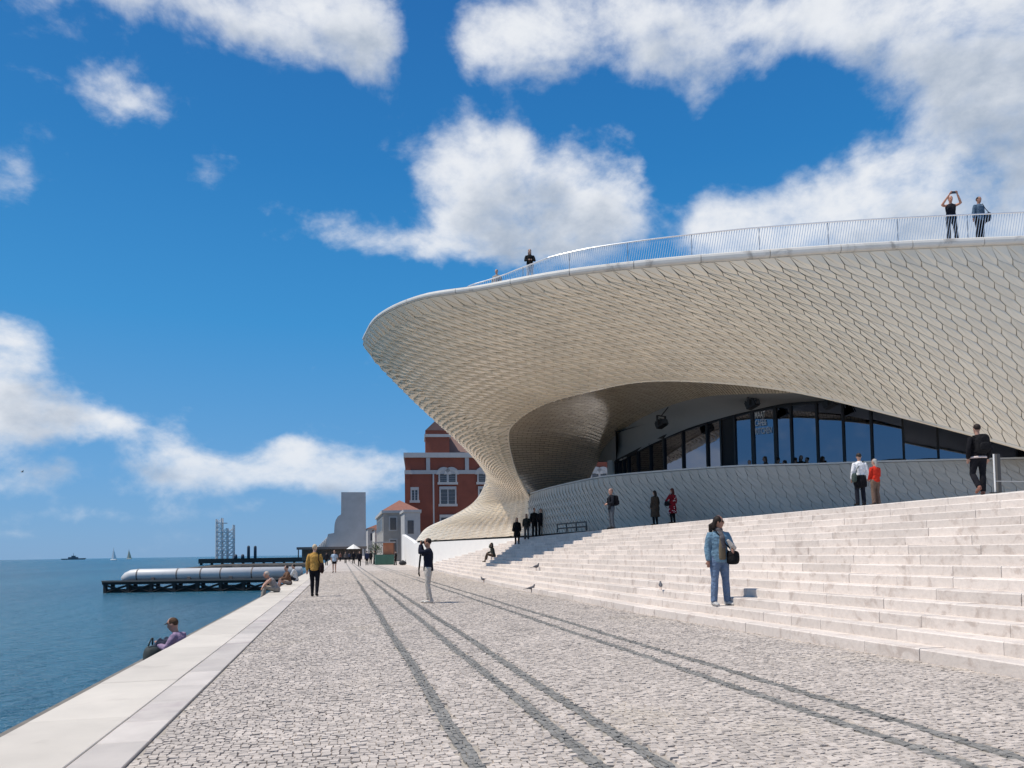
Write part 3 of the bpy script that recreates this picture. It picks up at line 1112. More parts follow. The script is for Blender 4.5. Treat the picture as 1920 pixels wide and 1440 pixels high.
# ------------------------------------------------------------------ background buildings
M_BRICK = mat('red_brick', (.22, .062, .038), .85, noise=(.6, .12), bump=(6, .4, .05), stain=((.20, .06, .04), .25, .5, .5))
M_TRIM = mat('pale_render_trim', (.40, .40, .40), .8, noise=(1, .06))
M_PANE = mat('dim_window', (.05, .06, .075), .15, spec=.6)
M_ROOFR = mat('red_roof_tile', (.25, .105, .075), .8, noise=(2, .15))
M_SLATE = mat('brown_roof', (.22, .13, .11), .8, noise=(1, .1))
BA = R(-5.6)
bx0, by0 = plan(761, 158)
BROT = Matrix.Rotation(BA, 3, 'Z')
BORG = Vector((bx0, by0, 0))
brick = thing('brick_building', 'tall red brick industrial building with pale arched window trims behind the white pillar', 'building', (bx0, by0, 0))


def bbox(name, m, u0, u1, w0, w1, z0, z1, parent=None):
    h = MB()
    h.box(u0, u1, w0, w1, z0, z1, BROT, BORG)
    return h.build(name, m, parent or brick)


bw = bbox('wall', M_BRICK, 0, 66, 0, 20, 0, 21.0)
bbox('cornice', M_TRIM, -.3, 66, -.5, 20, 21.0, 22.0)
bbox('string_course', M_TRIM, -.15, 66, -.28, 0, 17.6, 18.4)
bbox('corner_pier', M_BRICK, -.1, 1.0, -.22, 0, 0, 17.6)
bbox('downpipe', M_TRIM, 5.6, 5.9, -.3, 0, 0, 17.6)


def arch_window(u, z, w_, h_, arched=True):
    rot, org = BROT, BORG
    f = MB()
    f.box(u - w_ / 2 - .3, u - w_ / 2, -.3, 0, z, z + h_, rot, org)
    f.box(u + w_ / 2, u + w_ / 2 + .3, -.3, 0, z, z + h_, rot, org)
    f.box(u - w_ / 2 - .5, u + w_ / 2 + .5, -.42, 0, z - .5, z, rot, org)
    if arched:
        for c0 in (u - w_ / 4, u + w_ / 4):
            n = 8
            for i in range(n):
                a1, a2 = math.pi * i / n, math.pi * (i + 1) / n
                ri, ro = w_ / 4, w_ / 4 + .75
                V = []
                for yy in (-.36, 0):
                    for (r_, a_) in ((ri, a1), (ro, a1), (ro, a2), (ri, a2)):
                        V.append(rot @ Vector((c0 + r_ * math.cos(a_), yy, z + h_ + r_ * math.sin(a_))) + org)
                f.add(V, [(0, 1, 2, 3), (0, 4, 5, 1), (2, 6, 7, 3), (1, 5, 6, 2), (0, 3, 7, 4)])
        f.box(u - .22, u + .22, -.25, 0, z, z + h_, rot, org)
    else:
        f.box(u - w_ / 2 - .3, u + w_ / 2 + .3, -.34, 0, z + h_, z + h_ + .6, rot, org)
        f.box(u - .12, u + .12, -.2, 0, z, z + h_, rot, org)
    win = f.build('window', M_TRIM, brick)
    p = MB()
    p.box(u - w_ / 2, u + w_ / 2, -.06, 0, z, z + h_, rot, org)
    if arched:
        for c0 in (u - w_ / 4, u + w_ / 4):
            V = [rot @ Vector((c0 + w_ / 4 * math.cos(math.pi * i / 8), -.06, z + h_ + w_ / 4 * math.sin(math.pi * i / 8))) + org for i in range(9)]
            p.add(V, [tuple(range(9))])
    p.build('pane', M_PANE, win)
    g_ = MB()
    for q in range(1, 4):
        g_.box(u - w_ / 2, u + w_ / 2, -.12, -.06, z + h_ * q / 4 - .05, z + h_ * q / 4 + .05, rot, org)
    g_.build('glazing_bar', mat('window_bar', (.16, .17, .19), .6), win)


for k in range(7):
    u = 8.7 + k * 8.0
    arch_window(u, 15.9, 3.2, 1.6)
    arch_window(u, 11.4, 2.9, 3.0, False)
    arch_window(u, 5.4, 2.9, 3.2, False)
    bbox('pier', M_TRIM, u - 4.4, u - 3.6, -.3, 0, 18.4, 21.0)
arch_window(1.9, 12.2, 1.1, 2.1, False)
rf = MB()
for V in ([(5, 4, 22), (40, 4, 22), (36, 10, 31), (9, 10, 31)], [(5, 4, 22), (9, 10, 31), (9, 14, 31), (5, 18, 22)], [(9, 10, 31), (36, 10, 31), (36, 14, 31), (9, 14, 31)], [(40, 4, 22), (40, 18, 22), (36, 14, 31), (36, 10, 31)]):
    rf.add([BROT @ Vector(v) + BORG for v in V], [(0, 1, 2, 3)])
roof = rf.build('roof', M_SLATE, brick)
bbox('attic', M_BRICK, 4.2, 9.2, 2.0, 9, 22, 27.0)
bbox('attic_cornice', M_TRIM, 4.0, 9.5, 1.8, 9.2, 25.6, 26.2)
gb = MB()
gb.add([BROT @ Vector(v) + BORG for v in [(4.2, 1.9, 27), (9.2, 1.9, 27), (6.7, 1.9, 29.4), (4.2, 9, 27), (9.2, 9, 27), (6.7, 9, 29.4)]], [(0, 1, 2), (3, 5, 4), (0, 2, 5, 3), (1, 4, 5, 2)])
gb.build('gable', M_SLATE, brick)
bbox('chimney', M_TRIM, 6.4, 8.0, 3.0, 4.4, 27.8, 29.6, roof)
bbox('chimney_pot', mat('soot', (.03, .03, .03), .9), 7.8, 9.3, 3.2, 4.2, 27.8, 29.0, roof)
bbox('vent', M_TRIM, 6.6, 7.3, 3.2, 4.0, 29.6, 31.8, roof)

# stone house left of it
hx, hy = plan(719, 138)
house = thing('stone_house', 'small grey stone house with red hipped roof left of the brick building', 'house', (hx, hy, 0))
M_STONE = mat('grey_stone_wall', (.30, .285, .265), .85, noise=(.8, .15), bump=(3, .4, .05), stain=((.25, .24, .23), .4, .5, .5))
h = MB(); h.box(hx, hx + 6.5, hy, hy + 26, 0, 8.6); h.build('wall', M_STONE, house)
h = MB(); h.box(hx - .3, hx + 6.8, hy - .3, hy + 26.3, 8.6, 9.1); h.build('cornice', M_TRIM, house)
h = MB(); h.add([(hx - .2, hy - .2, 9.1), (hx + 6.7, hy - .2, 9.1), (hx + 6.7, hy + 26, 9.1), (hx - .2, hy + 26, 9.1), (hx + 3.2, hy + 4, 11.2), (hx + 3.2, hy + 22, 11.2)],
              [(0, 1, 4), (1, 2, 5, 4), (2, 3, 5), (3, 0, 4, 5)]); h.build('roof', M_ROOFR, house)
for (u, z) in ((1.2, 5.6), (3.6, 5.6), (1.2, 1.6), (3.6, 1.6)):
    h = MB(); h.box(hx + u - .2, hx + u + 1.3, hy - .12, hy, z - .2, z + 2.4); f_ = h.build('window', M_TRIM, house)
    h = MB(); h.box(hx + u, hx + u + 1.1, hy - .15, hy - .02, z, z + 2.2); h.build('pane', M_PANE, f_)
for q in range(5):
    h = MB(); h.box(hx - .12, hx, hy + 2 + q * 4.8, hy + 3.4 + q * 4.8, 5.4, 8.0); f_ = h.build('window', M_TRIM, house)
    h = MB(); h.box(hx - .15, hx - .02, hy + 2.2 + q * 4.8, hy + 3.2 + q * 4.8, 5.6, 7.8); h.build('pane', M_PANE, f_)
ax, ay = plan(759, 128)
annex = thing('white_annex', 'pale block with dark openings in front of the brick building corner', 'building', (ax, ay, 0))
h = MB(); h.box(ax, ax + 2.6, ay, ay + 8, 0, 8.2); h.build('wall', mat('pale_block', (.36, .36, .36), .8, noise=(1, .12)), annex)
h = MB(); h.box(ax - .2, ax + 2.8, ay - .2, ay + 8, 8.2, 8.6); h.build('cornice', M_TRIM, annex)
for z in (1.2, 4.6):
    h = MB(); h.box(ax + .5, ax + 1.5, ay - .06, ay + .1, z, z + 2.2); h.build('window', M_PANE, annex)

# row of low houses further on
for i, (px, d, w_, hgt, c_, lab) in enumerate([(690, 215, 7.5, 8.5, (.42, .40, .38), 'low grey house with tiled roof just left of the stone house'),
                                               (703, 180, 3.6, 7.0, (.55, .52, .48), 'narrow cream house squeezed beside the stone house')]):
    x, y = plan(px, d)
    o = thing('row_house', lab, 'house', (x, y, 0), group='far houses along the promenade')
    h = MB(); h.box(x, x + w_, y, y + 14, 0, hgt); h.build('wall', mat('row_wall_%d' % i, c_, .85, noise=(1, .1)), o)
    h = MB(); h.add([(x - .3, y - .3, hgt), (x + w_ + .3, y - .3, hgt), (x + w_ + .3, y + 14, hgt), (x - .3, y + 14, hgt), (x + w_ / 2, y + 1, hgt + 1.6), (x + w_ / 2, y + 13, hgt + 1.6)],
                  [(0, 1, 4), (1, 2, 5, 4), (2, 3, 5), (3, 0, 4, 5)]); h.build('roof', M_ROOFR, o)
    for q in range(2):
        h = MB(); h.box(x + .7 + q * w_ * .45, x + 1.7 + q * w_ * .45, y - .08, y + .1, hgt - 3.4, hgt - 1.4); h.build('window', M_PANE, o)

# concrete monument at the end of the promenade
mx_, my_ = plan(606, 600)
mon = thing('monument_tower', 'tall grey concrete slab monument rising at the far end of the promenade', 'monument', (mx_, my_, 0))
M_CONC = mat('monument_concrete_hazed', (.42, .40, .39), .85, noise=(.1, .14), bump=(.6, .3, .3))  # concrete lightened, distance haze put into its colour
sc = 600 / 1450.0
prof = [(u * sc, z * sc) for u, z in [(6, 0), (6, 30), (9, 42), (20, 44), (21, 60), (23, 68), (27, 75), (33, 79), (33.5, 121), (79, 121), (79, 60), (82, 0)]]
V = [(mx_ + u, my_, z) for u, z in prof] + [(mx_ + u, my_ + 14, z) for u, z in prof]
n = len(prof)
mesh_obj('slab', V, [tuple(range(n))[::-1], tuple(range(n, 2 * n))] + [(i, (i + 1) % n, n + (i + 1) % n, n + i) for i in range(n)], M_CONC, mon)
h = MB()
for i in range(7):
    u = 8 * sc - i * 1.2
    h.loft([(mx_ + u, my_ + 4, 0), (mx_ + u, my_ + 4, 13 - i * 1.2), (mx_ + u - .3, my_ + 4, 15 - i * 1.2)], [1.1, .9, .5], 8)
h.build('prow_figures', M_CONC, mon)
h = MB(); h.box(mx_ + 8 * sc, mx_ + 92 * sc, my_ - 6, my_ + 20, 0, 7); h.build('base', mat('monument_base', (.42, .40, .38), .85, noise=(.2, .1)), mon)

# dark canopy and kiosks at the end of the walk
kx, ky = plan(556, 190)
can = thing('flat_canopy', 'long dark flat canopy on posts across the far promenade', 'canopy', (kx, ky, 0))
h = MB(); h.box(kx, kx + 17, ky, ky + 6, 2.7, 3.3); h.build('roof', mat('canopy_dark', (.16, .14, .13), .7), can)
for u in (0.3, 4, 8, 12, 16.4):
    h = MB(); h.box(kx + u, kx + u + .25, ky + .2, ky + .45, 0, 2.7); h.build('post', M_DKMET, can)
h = MB(); h.box(kx + 1, kx + 16, ky + 5.5, ky + 5.8, 0, 2.7); h.build('back_wall', mat('canopy_back', (.22, .18, .16), .8, noise=(.8, .4)), can)
kx, ky = plan(663, 165)
tent = thing('market_umbrella', 'small white parasol standing before the far canopy', 'parasol', (kx, ky, 0))
h = MB(); h.bar((kx, ky, 0), (kx, ky, 3.2), .05); h.build('pole', M_DKMET, tent)
h = MB(); V = [(kx + 1.5 * math.cos(i * math.pi / 4), ky + 1.5 * math.sin(i * math.pi / 4), 2.5) for i in range(8)] + [(kx, ky, 3.5)]
h.add(V, [(i, (i + 1) % 8, 8) for i in range(8)] + [tuple(range(8))[::-1]]); h.build('canopy', mat('parasol_white', (.7, .7, .68), .8), tent)
kx, ky = plan(722, 96)
kio = thing('green_kiosk', 'green kiosk with orange sign panel at the end of the white wall', 'kiosk', (kx, ky, 0))
h = MB(); h.box(kx - 1.2, kx + 1.1, ky, ky + 1.2, 0, 1.25); h.build('counter', mat('kiosk_green', (.05, .14, .10), .5, noise=(2, .2)), kio)
h = MB(); h.box(kx - .2, kx + 1.2, ky + .5, ky + 1.0, 1.25, 2.7); h.build('sign_panel', mat('kiosk_orange', (.42, .17, .09), .6, noise=(1.5, .25)), kio)
h = MB(); h.box(kx - 1.3, kx + 1.3, ky - .1, ky + 1.3, 2.7, 2.85); h.build('roof', mat('kiosk_roof', (.35, .34, .33), .7), kio)
for u in (-1.2, 1.1):
    h = MB(); h.box(kx + u - .04, kx + u + .04, ky + .05, ky + .13, 1.25, 2.7); h.build('post', M_DKMET, kio)
kx, ky = plan(755, 88)
h = MB(); h.loft([(kx - .35, ky, .25), (kx, ky, .32), (kx + .35, ky, .22)], [.2, .3, .18], 8); tag(h.build('black_sack', M_INT, None, True), 'black rubbish sack lying by the end of the white wall', 'sack')

# low white wall running on from the pillar base
wl0, wl1 = plan(783, 77), plan(754, 104)
h = MB()
ww = []
n = 10
for i in range(n + 1):
    f = i / n
    x, y = wl0[0] + (wl1[0] - wl0[0]) * f, wl0[1] + (wl1[1] - wl0[1]) * f
    zt = 2.2 + f * 1.7 - 1.1 * max(0, .25 - f)
    ww.append(((x, y, -.05), (x, y, zt), (x + .5, y, zt), (x + .5, y, -.05)))
V = [v for q in ww for v in q]
F = [(i * 4 + j, i * 4 + j + 1, i * 4 + 5 + j, i * 4 + 4 + j) for i in range(n) for j in range(3)] + [(0, 3, 2, 1), (4 * n, 4 * n + 1, 4 * n + 2, 4 * n + 3)]
tag(h.add(V, F).build('boundary_wall', M_WHITE), 'low plain white wall running on from the pillar base into the distance', 'wall')

# tree by the kiosk
tx, ty = plan(704, 118)
tree = thing('small_tree', 'small round green tree standing left of the green kiosk', 'tree', (tx, ty, 0))
h = MB(); h.loft([(tx, ty, 0), (tx + .05, ty, .9), (tx, ty, 1.6)], [.12, .09, .06], 7)
for a in range(5):
    h.bar((tx, ty, 1.2), (tx + .6 * math.cos(a * 1.26), ty + .6 * math.sin(a * 1.26), 2.2), .04, 5, .02)
h.build('trunk', mat('bark', (.09, .07, .05), .9), tree)
h = MB()
for i in range(700):
    v = Vector(rng.normal(size=3)).normalized() * (random.random() ** .45)
    c = Vector((tx, ty, 2.2)) + Vector((v.x * 1.1, v.y * 1.1, v.z * .95)) * (1 + .2 * math.sin(v.x * 7 + v.z * 5))
    e1 = Vector(rng.normal(size=3)).normalized() * random.uniform(.07, .13)
    e2 = Vector(rng.normal(size=3)).normalized() * random.uniform(.07, .13)
    h.add([c, c + e1, c + e1 + e2, c + e2], [(0, 1, 2, 3)])
h.build('crown', mat('leaf_green', (.055, .085, .03), .6, rnd=.4), tree)

# ------------------------------------------------------------------ river: jetties, pipe, boats
M_TIMB = mat('black_timber', (.02, .019, .018), .8, noise=(2, .3), bump=(6, .5, .05))
M_PIPE = mat('pale_pipe_paint', (.55, .55, .55), .45, noise=(.7, .08), stain=((.24, .17, .13), .5, .6, .6))
pA, pB = plan(200, 82), plan(556, 82)
pA, pB = Vector((pA[0], pA[1], 0)), Vector((pB[0], pB[1], 0))
dr = (pB - pA).normalized()
PR = Matrix.Rotation(math.atan2(dr.y, dr.x), 3, 'Z')
Lj = (pB - pA).length
jet = thing('pipe_jetty', 'black timber jetty standing in the river under the big pale pipe', 'jetty', (pA.x, pA.y, -2.3))
h = MB(); h.box(0, Lj, -.9, .9, -1.45, -1.18, PR, pA); h.build('deck', M_TIMB, jet)
h = MB(); h.box(0, Lj, -1.0, -.85, -1.18, -1.0, PR, pA); h.build('kerb_beam', mat('grey_timber', (.14, .13, .12), .8), jet)
nb = 9
for i in range(nb):
    u = .3 + i * (Lj - .8) / (nb - 1)
    for w_ in (-.75, .75):
        h = MB(); h.box(u - .16, u + .16, w_ - .16, w_ + .16, -3.2, -1.45, PR, pA); h.build('pile', M_TIMB, jet)
    if i < nb - 1:
        u2 = .3 + (i + 1) * (Lj - .8) / (nb - 1)
        for (za, zb) in ((-1.5, -2.25), (-2.25, -1.5)):
            h = MB(); h.bar(pA + PR @ Vector((u, -.8, za)), pA + PR @ Vector((u2, -.8, zb)), .11, 4); h.build('brace', M_TIMB, jet)
        h = MB(); h.box(u + .2, u2 - .2, -.7, -.6, -2.5, -1.9 + .25 * (i % 2), PR, pA); h.build('cross_board', M_TIMB, jet)
pipe = thing('outfall_pipe', 'thick pale grey pipe with bent end lying on the black jetty', 'pipe', (pA.x, pA.y, -1.2))
pr_ = .66
u0 = 2.3
cen = [Vector((u0 - .35, 0, -1.05)), Vector((u0 + .0, 0, -.78)), Vector((u0 + .45, 0, -.58)), Vector((u0 + 1.0, 0, -.52)), Vector((Lj + .5, 0, -.52))]
h = MB(); h.loft([pA + PR @ c for c in cen], [pr_ * .8, pr_ * .95, pr_, pr_, pr_], 24, (0, 0, 1), .15); h.build('tube', M_PIPE, pipe, True)
for u in (3.4, 7.6, 10.1, 12.2, 15.5):
    h = MB(); h.loft([pA + PR @ Vector((u, 0, -.52)), pA + PR @ Vector((u + .12, 0, -.52))], [pr_ + .03] * 2, 24, (0, 0, 1), 0); h.build('joint_ring', mat('rust_ring', (.16, .13, .115), .7), pipe)
for u in (5.2, 9.0, 13.4):
    h = MB(); h.box(u - .15, u + .15, -.72, .72, -1.18, -.75, PR, pA); h.build('saddle', mat('rust_ring', (.16, .13, .115), .7), pipe)

x0, y0 = plan(372, 330); x1, y1 = plan(592, 330)
j2 = thing('concrete_pier', 'low dark pier far out carrying the pale lattice tower', 'pier', (x0, y0, -2.3))
h = MB(); h.box(x0, x1, y0, y0 + 9, -1.6, .35); h.build('deck', mat('dark_pier', (.05, .045, .042), .85, noise=(.4, .2)), j2)
for i in range(12):
    xx = x0 + 1 + i * (x1 - x0 - 2) / 11
    h = MB(); h.box(xx - .5, xx + .5, y0 + .5, y0 + 1.5, -3, -1.6); h.build('pile', M_TIMB, j2)
x0, y0 = plan(345, 225); x1, y1 = plan(592, 225)
h = MB()
pts = [(x0 + (x1 - x0) * i / 14, y0 + random.uniform(-.4, .4), -2.2) for i in range(15)]
h.loft(pts, [(1.6 + random.uniform(-.2, .2), .35 + 1.0 * min(1, i / 4)) for i in range(15)], 10, (0, 1, 0))
tag(h.build('rock_breakwater', mat('dark_rock', (.07, .065, .06), .9, noise=(.6, .3), bump=(1.5, .8, .3))), 'low dark rock breakwater between the pipe and the far pier', 'breakwater')

# lattice tower
lx, ly = plan(405, 334)
M_LAT = mat('pale_lattice_steel_hazed', (.62, .61, .60), .6)  # pale steel, lightened further in colour to stand for distance haze
lat = thing('lattice_tower', 'pale steel lattice tower with jagged top standing on the far pier', 'tower', (lx, ly, .35))
cols = [(0, 17.5), (2.2, 18.0), (4.4, 13.5), (7.0, 15.0)]
for i, (u, z) in enumerate(cols):
    for w_ in (0, 4):
        h = MB(); h.bar((lx + u, ly + w_, .35), (lx + u, ly + w_, z), .28, 6); h.build('leg', M_LAT, lat)
for k in range(8):
    z = 1.6 + k * 2.0
    for i in range(3):
        if z + 1.5 > min(cols[i][1], cols[i + 1][1]):
            continue
        for (q0, q1, z2, r_) in ((0, 0, 0, .2), (0, 0, 2, .15), (4, 4, 2, .15)):
            h = MB()
            h.bar((lx + cols[i][0], ly + q0, z), (lx + cols[i + 1][0], ly + q1, z + z2), r_, 5)
            h.build('brace', M_LAT, lat)
    if k % 2:
        h = MB(); h.box(lx + .2, lx + 4.2, ly + .5, ly + 3.5, z, z + .3); h.build('landing', M_LAT, lat)
for (px, zt, r_, lab) in [(466, 5.6, .62, 'left one of two tall dark mooring posts on the far pier'), (478.5, 5.5, .62, 'right one of two tall dark mooring posts on the far pier'),
                          (442, 1.9, .7, 'short dark bollard on the pier right beside the lattice tower'), (455, 1.9, .7, 'short dark bollard between the lattice tower and mooring posts')]:
    x, y = plan(px, 333)
    h = MB(); h.loft([(x, y, .35), (x, y, zt - .6), (x, y, zt)], [r_, r_, r_ * .8], 10)
    tag(h.build('mooring_post', mat('navy_post', (.025, .04, .065), .6), None, True), lab, 'post', 'posts on the far pier')

# boats
x, y = plan(137, 2600)
wsx = 42 / 1450 * 2600
ship = thing('warship', 'grey warship silhouette on the horizon at far left', 'ship', (x, y, -2.3))
M_SHIP = mat('navy_grey', (.10, .13, .16), .7)
h = MB(); h.add([(x - wsx / 2, y, 1.5), (x + wsx / 2, y, 2.5), (x + wsx * .44, y, -3), (x - wsx * .46, y, -3), (x - wsx / 2, y + 9, 1.5), (x + wsx / 2, y + 9, 2.5), (x + wsx * .44, y + 9, -3), (x - wsx * .46, y + 9, -3)],
              [(0, 3, 2, 1), (4, 5, 6, 7), (0, 1, 5, 4), (0, 4, 7, 3), (1, 2, 6, 5)]); h.build('hull', M_SHIP, ship)
h = MB(); h.box(x - 16, x + 14, y + 2, y + 7, 1.5, 6.5); h.box(x - 6, x + 6, y + 2, y + 7, 6.5, 11); h.build('superstructure', M_SHIP, ship)
h = MB(); h.bar((x, y + 4, 11), (x, y + 4, 20), .8, 5, .4); h.build('mast', M_SHIP, ship)
for (px, d, hm, lab, c_) in [(213, 1250, 18, 'sailing boat with one bright white sail on the horizon', (.8, .8, .8)), (242, 2100, 26, 'hazy yellowish sailing boat to the right of the white one', (.55, .47, .33))]:
    x, y = plan(px, d)
    o = thing('sailing_boat', lab, 'boat', (x, y, -2.3), group='sailing boats on the horizon')
    s_ = hm / 18
    h = MB(); h.loft([(x - 5 * s_, y, -1.6), (x - 2 * s_, y, -1.7), (x + 3 * s_, y, -1.7), (x + 5.5 * s_, y, -1.2)], [(.5, .5), (1.3, .9), (1.2, .9), (.2, .3)], 8); h.build('hull', mat('boat_hull_%d' % px, tuple(q * .8 for q in c_), .5), o, True)
    h = MB(); h.bar((x, y, -1), (x, y, hm), .18, 5); h.build('mast', M_LAT, o)
    m = mat('sail_%d' % px, c_, .8)
    h = MB(); h.add([(x - .2, y, 0), (x - 3.6 * s_, y + .8, .4), (x - .2, y, hm - .5), (x - .25, y - .06, 0), (x - 3.6 * s_, y + .74, .4), (x - .25, y - .06, hm - .5)], [(0, 1, 2), (3, 5, 4), (0, 2, 5, 3), (1, 4, 5, 2), (0, 3, 4, 1)]); h.build('main_sail', m, o)
    h = MB(); h.add([(x + .3, y, .2), (x + 4.5 * s_, y, .2), (x + .3, y, hm * .8), (x + .3, y - .06, .2), (x + 4.5 * s_, y - .06, .2), (x + .3, y - .06, hm * .8)], [(0, 1, 2), (3, 5, 4), (0, 2, 5, 3), (1, 4, 5, 2), (0, 3, 4, 1)]); h.build('jib', m, o)

# ------------------------------------------------------------------ things on and under the building
for (px, py, d, lab, rz) in [(1240, 795, 42.5, 'black stage spotlight hanging under the grey soffit on the left', .4), (1410, 758, 38.2, 'black stage spotlight hanging under the soffit above the cafe letters', .5),
                             (1556, 757, 36.2, 'black stage spotlight half hidden in shade at the right end of the soffit', .5)]:
    c = at(px, py, d)
    o = thing('spotlight', lab, 'spotlight', tuple(c), group='spotlights under the soffit')
    Rz = Matrix.Rotation(rz, 3, 'Z') @ Matrix.Rotation(-.35, 3, 'X')
    h = MB(); h.box(-.22, .22, -.26, .26, -.17, .17, Rz, c); h.build('housing', M_DKMET, o)
    h = MB()
    for q in range(4):
        h.box(-.23, .23, -.2 + q * .12, -.16 + q * .12, .17, .23, Rz, c)
    h.build('fins', M_DKMET, o)
    h = MB(); h.box(-.33, -.29, -.06, .06, -.1, .42, Matrix.Rotation(rz, 3, 'Z'), c); h.box(.29, .33, -.06, .06, -.1, .42, Matrix.Rotation(rz, 3, 'Z'), c)
    h.box(-.33, .33, -.06, .06, .42, .46, Matrix.Rotation(rz, 3, 'Z'), c); h.bar(c + Vector((0, 0, .44)), c + Vector((.9, .9, 1.2)), .03, 5); h.build('bracket', M_DKMET, o)
    h = MB(); h.box(-.2, .2, -.33, -.3, -.14, .14, Rz, c); h.build('lens', M_PANE, o)

# metal bench frame on the terrace
bx, by = plan(1046, 41.5); bx2, by2 = plan(1101, 38.5)
A, B = Vector((bx, by, 0)), Vector((bx2, by2, 0))
zb = 2.36
bench = thing('metal_bench', 'low black metal bench frame standing by the tiled wall', 'bench', (bx, by, zb))
for (z, o_) in ((.2, 0.0), (.2, .38), (.44, .42)):
    n = Vector((.25, .95, 0)) * o_
    h = MB(); h.bar(A + n + Vector((0, 0, zb + z)), B + n + Vector((0, 0, zb + z)), .035, 5); h.build('rail', M_DKMET, bench)
for f in (0, .34, .67, 1):
    p = A.lerp(B, f)
    h = MB(); h.bar(p + Vector((0, 0, zb)), p + Vector((0, 0, zb + .2)), .035, 5); h.bar(p + Vector((.1, .36, zb)), p + Vector((.1, .4, zb + .44)), .035, 5)
    h.bar(p + Vector((0, 0, zb + .2)), p + Vector((.1, .38, zb + .2)), .03, 5); h.build('leg', M_DKMET, bench)

# barrier post, rope and grey info column near the right edge
x, y = plan(1877, 21.5); z = ground(x, y)
h = MB(); h.loft([(x, y, z), (x, y, z + 1.12)], [(.1, .08), (.1, .08)], 4, (1, 1, 0), 0)
tag(h.build('info_column', mat('grey_info_column', (.075, .07, .065), .6, noise=(3, .1))), 'grey rectangular info column behind the walking man with the backpack', 'info column')
x, y = plan(1871, 20.6); z = ground(x, y)
bar = thing('barrier_post', 'slim white barrier post with rope at the right edge of the terrace', 'barrier', (x, y, z))
h = MB(); h.bar((x, y, z), (x, y, z + 1.05), .02, 8); h.build('post', mat('white_post', (.75, .74, .72), .5), bar)
h = MB(); h.loft([(x, y, z), (x, y, z + .02)], [.15, .15], 14, bulge=0); h.build('foot', M_DKMET, bar)
h = MB(); h.loft([Vector((x, y, z + .32)) + Vector((.6 * i, -.14 * i, -.04 * math.sin(i * .5))) for i in range(6)], [.012] * 6, 5); h.build('rope', mat('rope_grey', (.4, .4, .4), .8), bar)

# cafe tables at the glass
M_TAB = mat('black_table', (.012, .012, .013), .5)
for i, (px, d) in enumerate([(1681, 34.9), (1742, 34.9), (1792, 34.9), (1893, 34.9)]):
    x, y = plan(px, d)
    o = thing('cafe_table', ['black round cafe table right of the couple, leftmost of four', 'second black cafe table from the couple', 'third black cafe table, just left of the walking man', 'black cafe table at the right edge beyond the walking man'][i], 'table', (x, y, 4.3), group='cafe tables behind the wall')
    h = MB(); h.loft([(x, y, 5.19), (x, y, 5.24)], [.55, .55], 20, bulge=0); h.build('table_top', M_TAB, o)
    h = MB(); h.bar((x, y, 4.3), (x, y, 5.19), .05, 8); h.build('stem', M_TAB, o)
    h = MB(); h.loft([(x, y, 4.3), (x, y, 4.34)], [.3, .26], 14, bulge=0); h.build('foot', M_TAB, o)


def pigeon(px, d, lab, ang, k=1.0):
    x, y = plan(px, d)
    z = ground(x, y)
    o = thing('pigeon', lab, 'pigeon', (x, y, z), ang, 'pigeons on the steps and paving', False)
    h = MB()
    h.loft([(-.17, 0, .13), (-.1, 0, .145), (0, 0, .15), (.07, 0, .17), (.10, 0, .215), (.115, 0, .25), (.13, 0, .262)], [(.02, .012), (.035, .03), (.06, .055), (.055, .05), (.03, .03), (.028, .028), (.012, .012)], 10, (0, 1, 0))
    body = h.build('body', mat('pigeon_grey', (.09, .09, .10), .6, noise=(30, .3)), o, True)
    h = MB(); h.bar((0, .02, .11), (.01, .02, 0), .006, 4); h.bar((0, -.02, .11), (.01, -.02, 0), .006, 4); h.build('leg', mat('pigeon_leg', (.3, .1, .08), .7), o)
    h = MB(); h.add([(-.1, -.02, .15), (-.1, .02, .15), (-.28, .045, .115), (-.28, -.045, .115), (-.1, 0, .135), (-.28, 0, .105)], [(0, 1, 2, 3), (0, 3, 5, 4), (1, 4, 5, 2)]); h.build('tail', mat('pigeon_tail', (.05, .05, .055), .7), o)
    o.scale = (k, k, k)


pigeon(1005, 30.2, 'grey pigeon perched on the sunlit steps below the bench', .5, 1.1)
pigeon(906, 34.5, 'grey pigeon on the paving below the seated woman', 2.6)
pigeon(995, 25.6, 'grey pigeon pecking where cobbles meet the lowest step', .2)
pigeon(1237, 17.2, 'grey pigeon on the steps left of the woman in denim', 1.2, .75)
c = at(42, 885, 160)
gull = thing('gull', 'small dark gull gliding over the river at far left', 'bird', tuple(c), .6, None, False)
h = MB(); h.loft([(-.3, 0, 0), (0, 0, 0), (.25, 0, .03)], [.04, .09, .04], 8, (0, 1, 0)); h.build('body', mat('gull_grey', (.2, .2, .2), .7), gull, True)
for s_ in (-1, 1):
    h = MB(); h.add([(.12, 0, .02), (-.1, 0, .02), (-.12, s_ * .8, .32), (.02, s_ * .8, .34), (.1, 0, -.01), (-.1, s_ * .8, .30)], [(0, 1, 2, 3), (4, 3, 5)]); h.build('wing', mat('gull_grey', (.2, .2, .2), .7), gull)

# ------------------------------------------------------------------ people
def cmat(c, kind='cloth'):
    key = kind + '_%d_%d_%d' % tuple(int(q * 1000) for q in c)
    if kind == 'skin':
        return mat(key, c, .5, noise=(20, .06))
    if kind == 'hair':
        return mat(key, c, .6, noise=(60, .25), bump=(90, .5, .01), spec=.2)
    return mat(key, c, .9, noise=(9, .14), bump=(10, 1.0, .07), spec=.12)


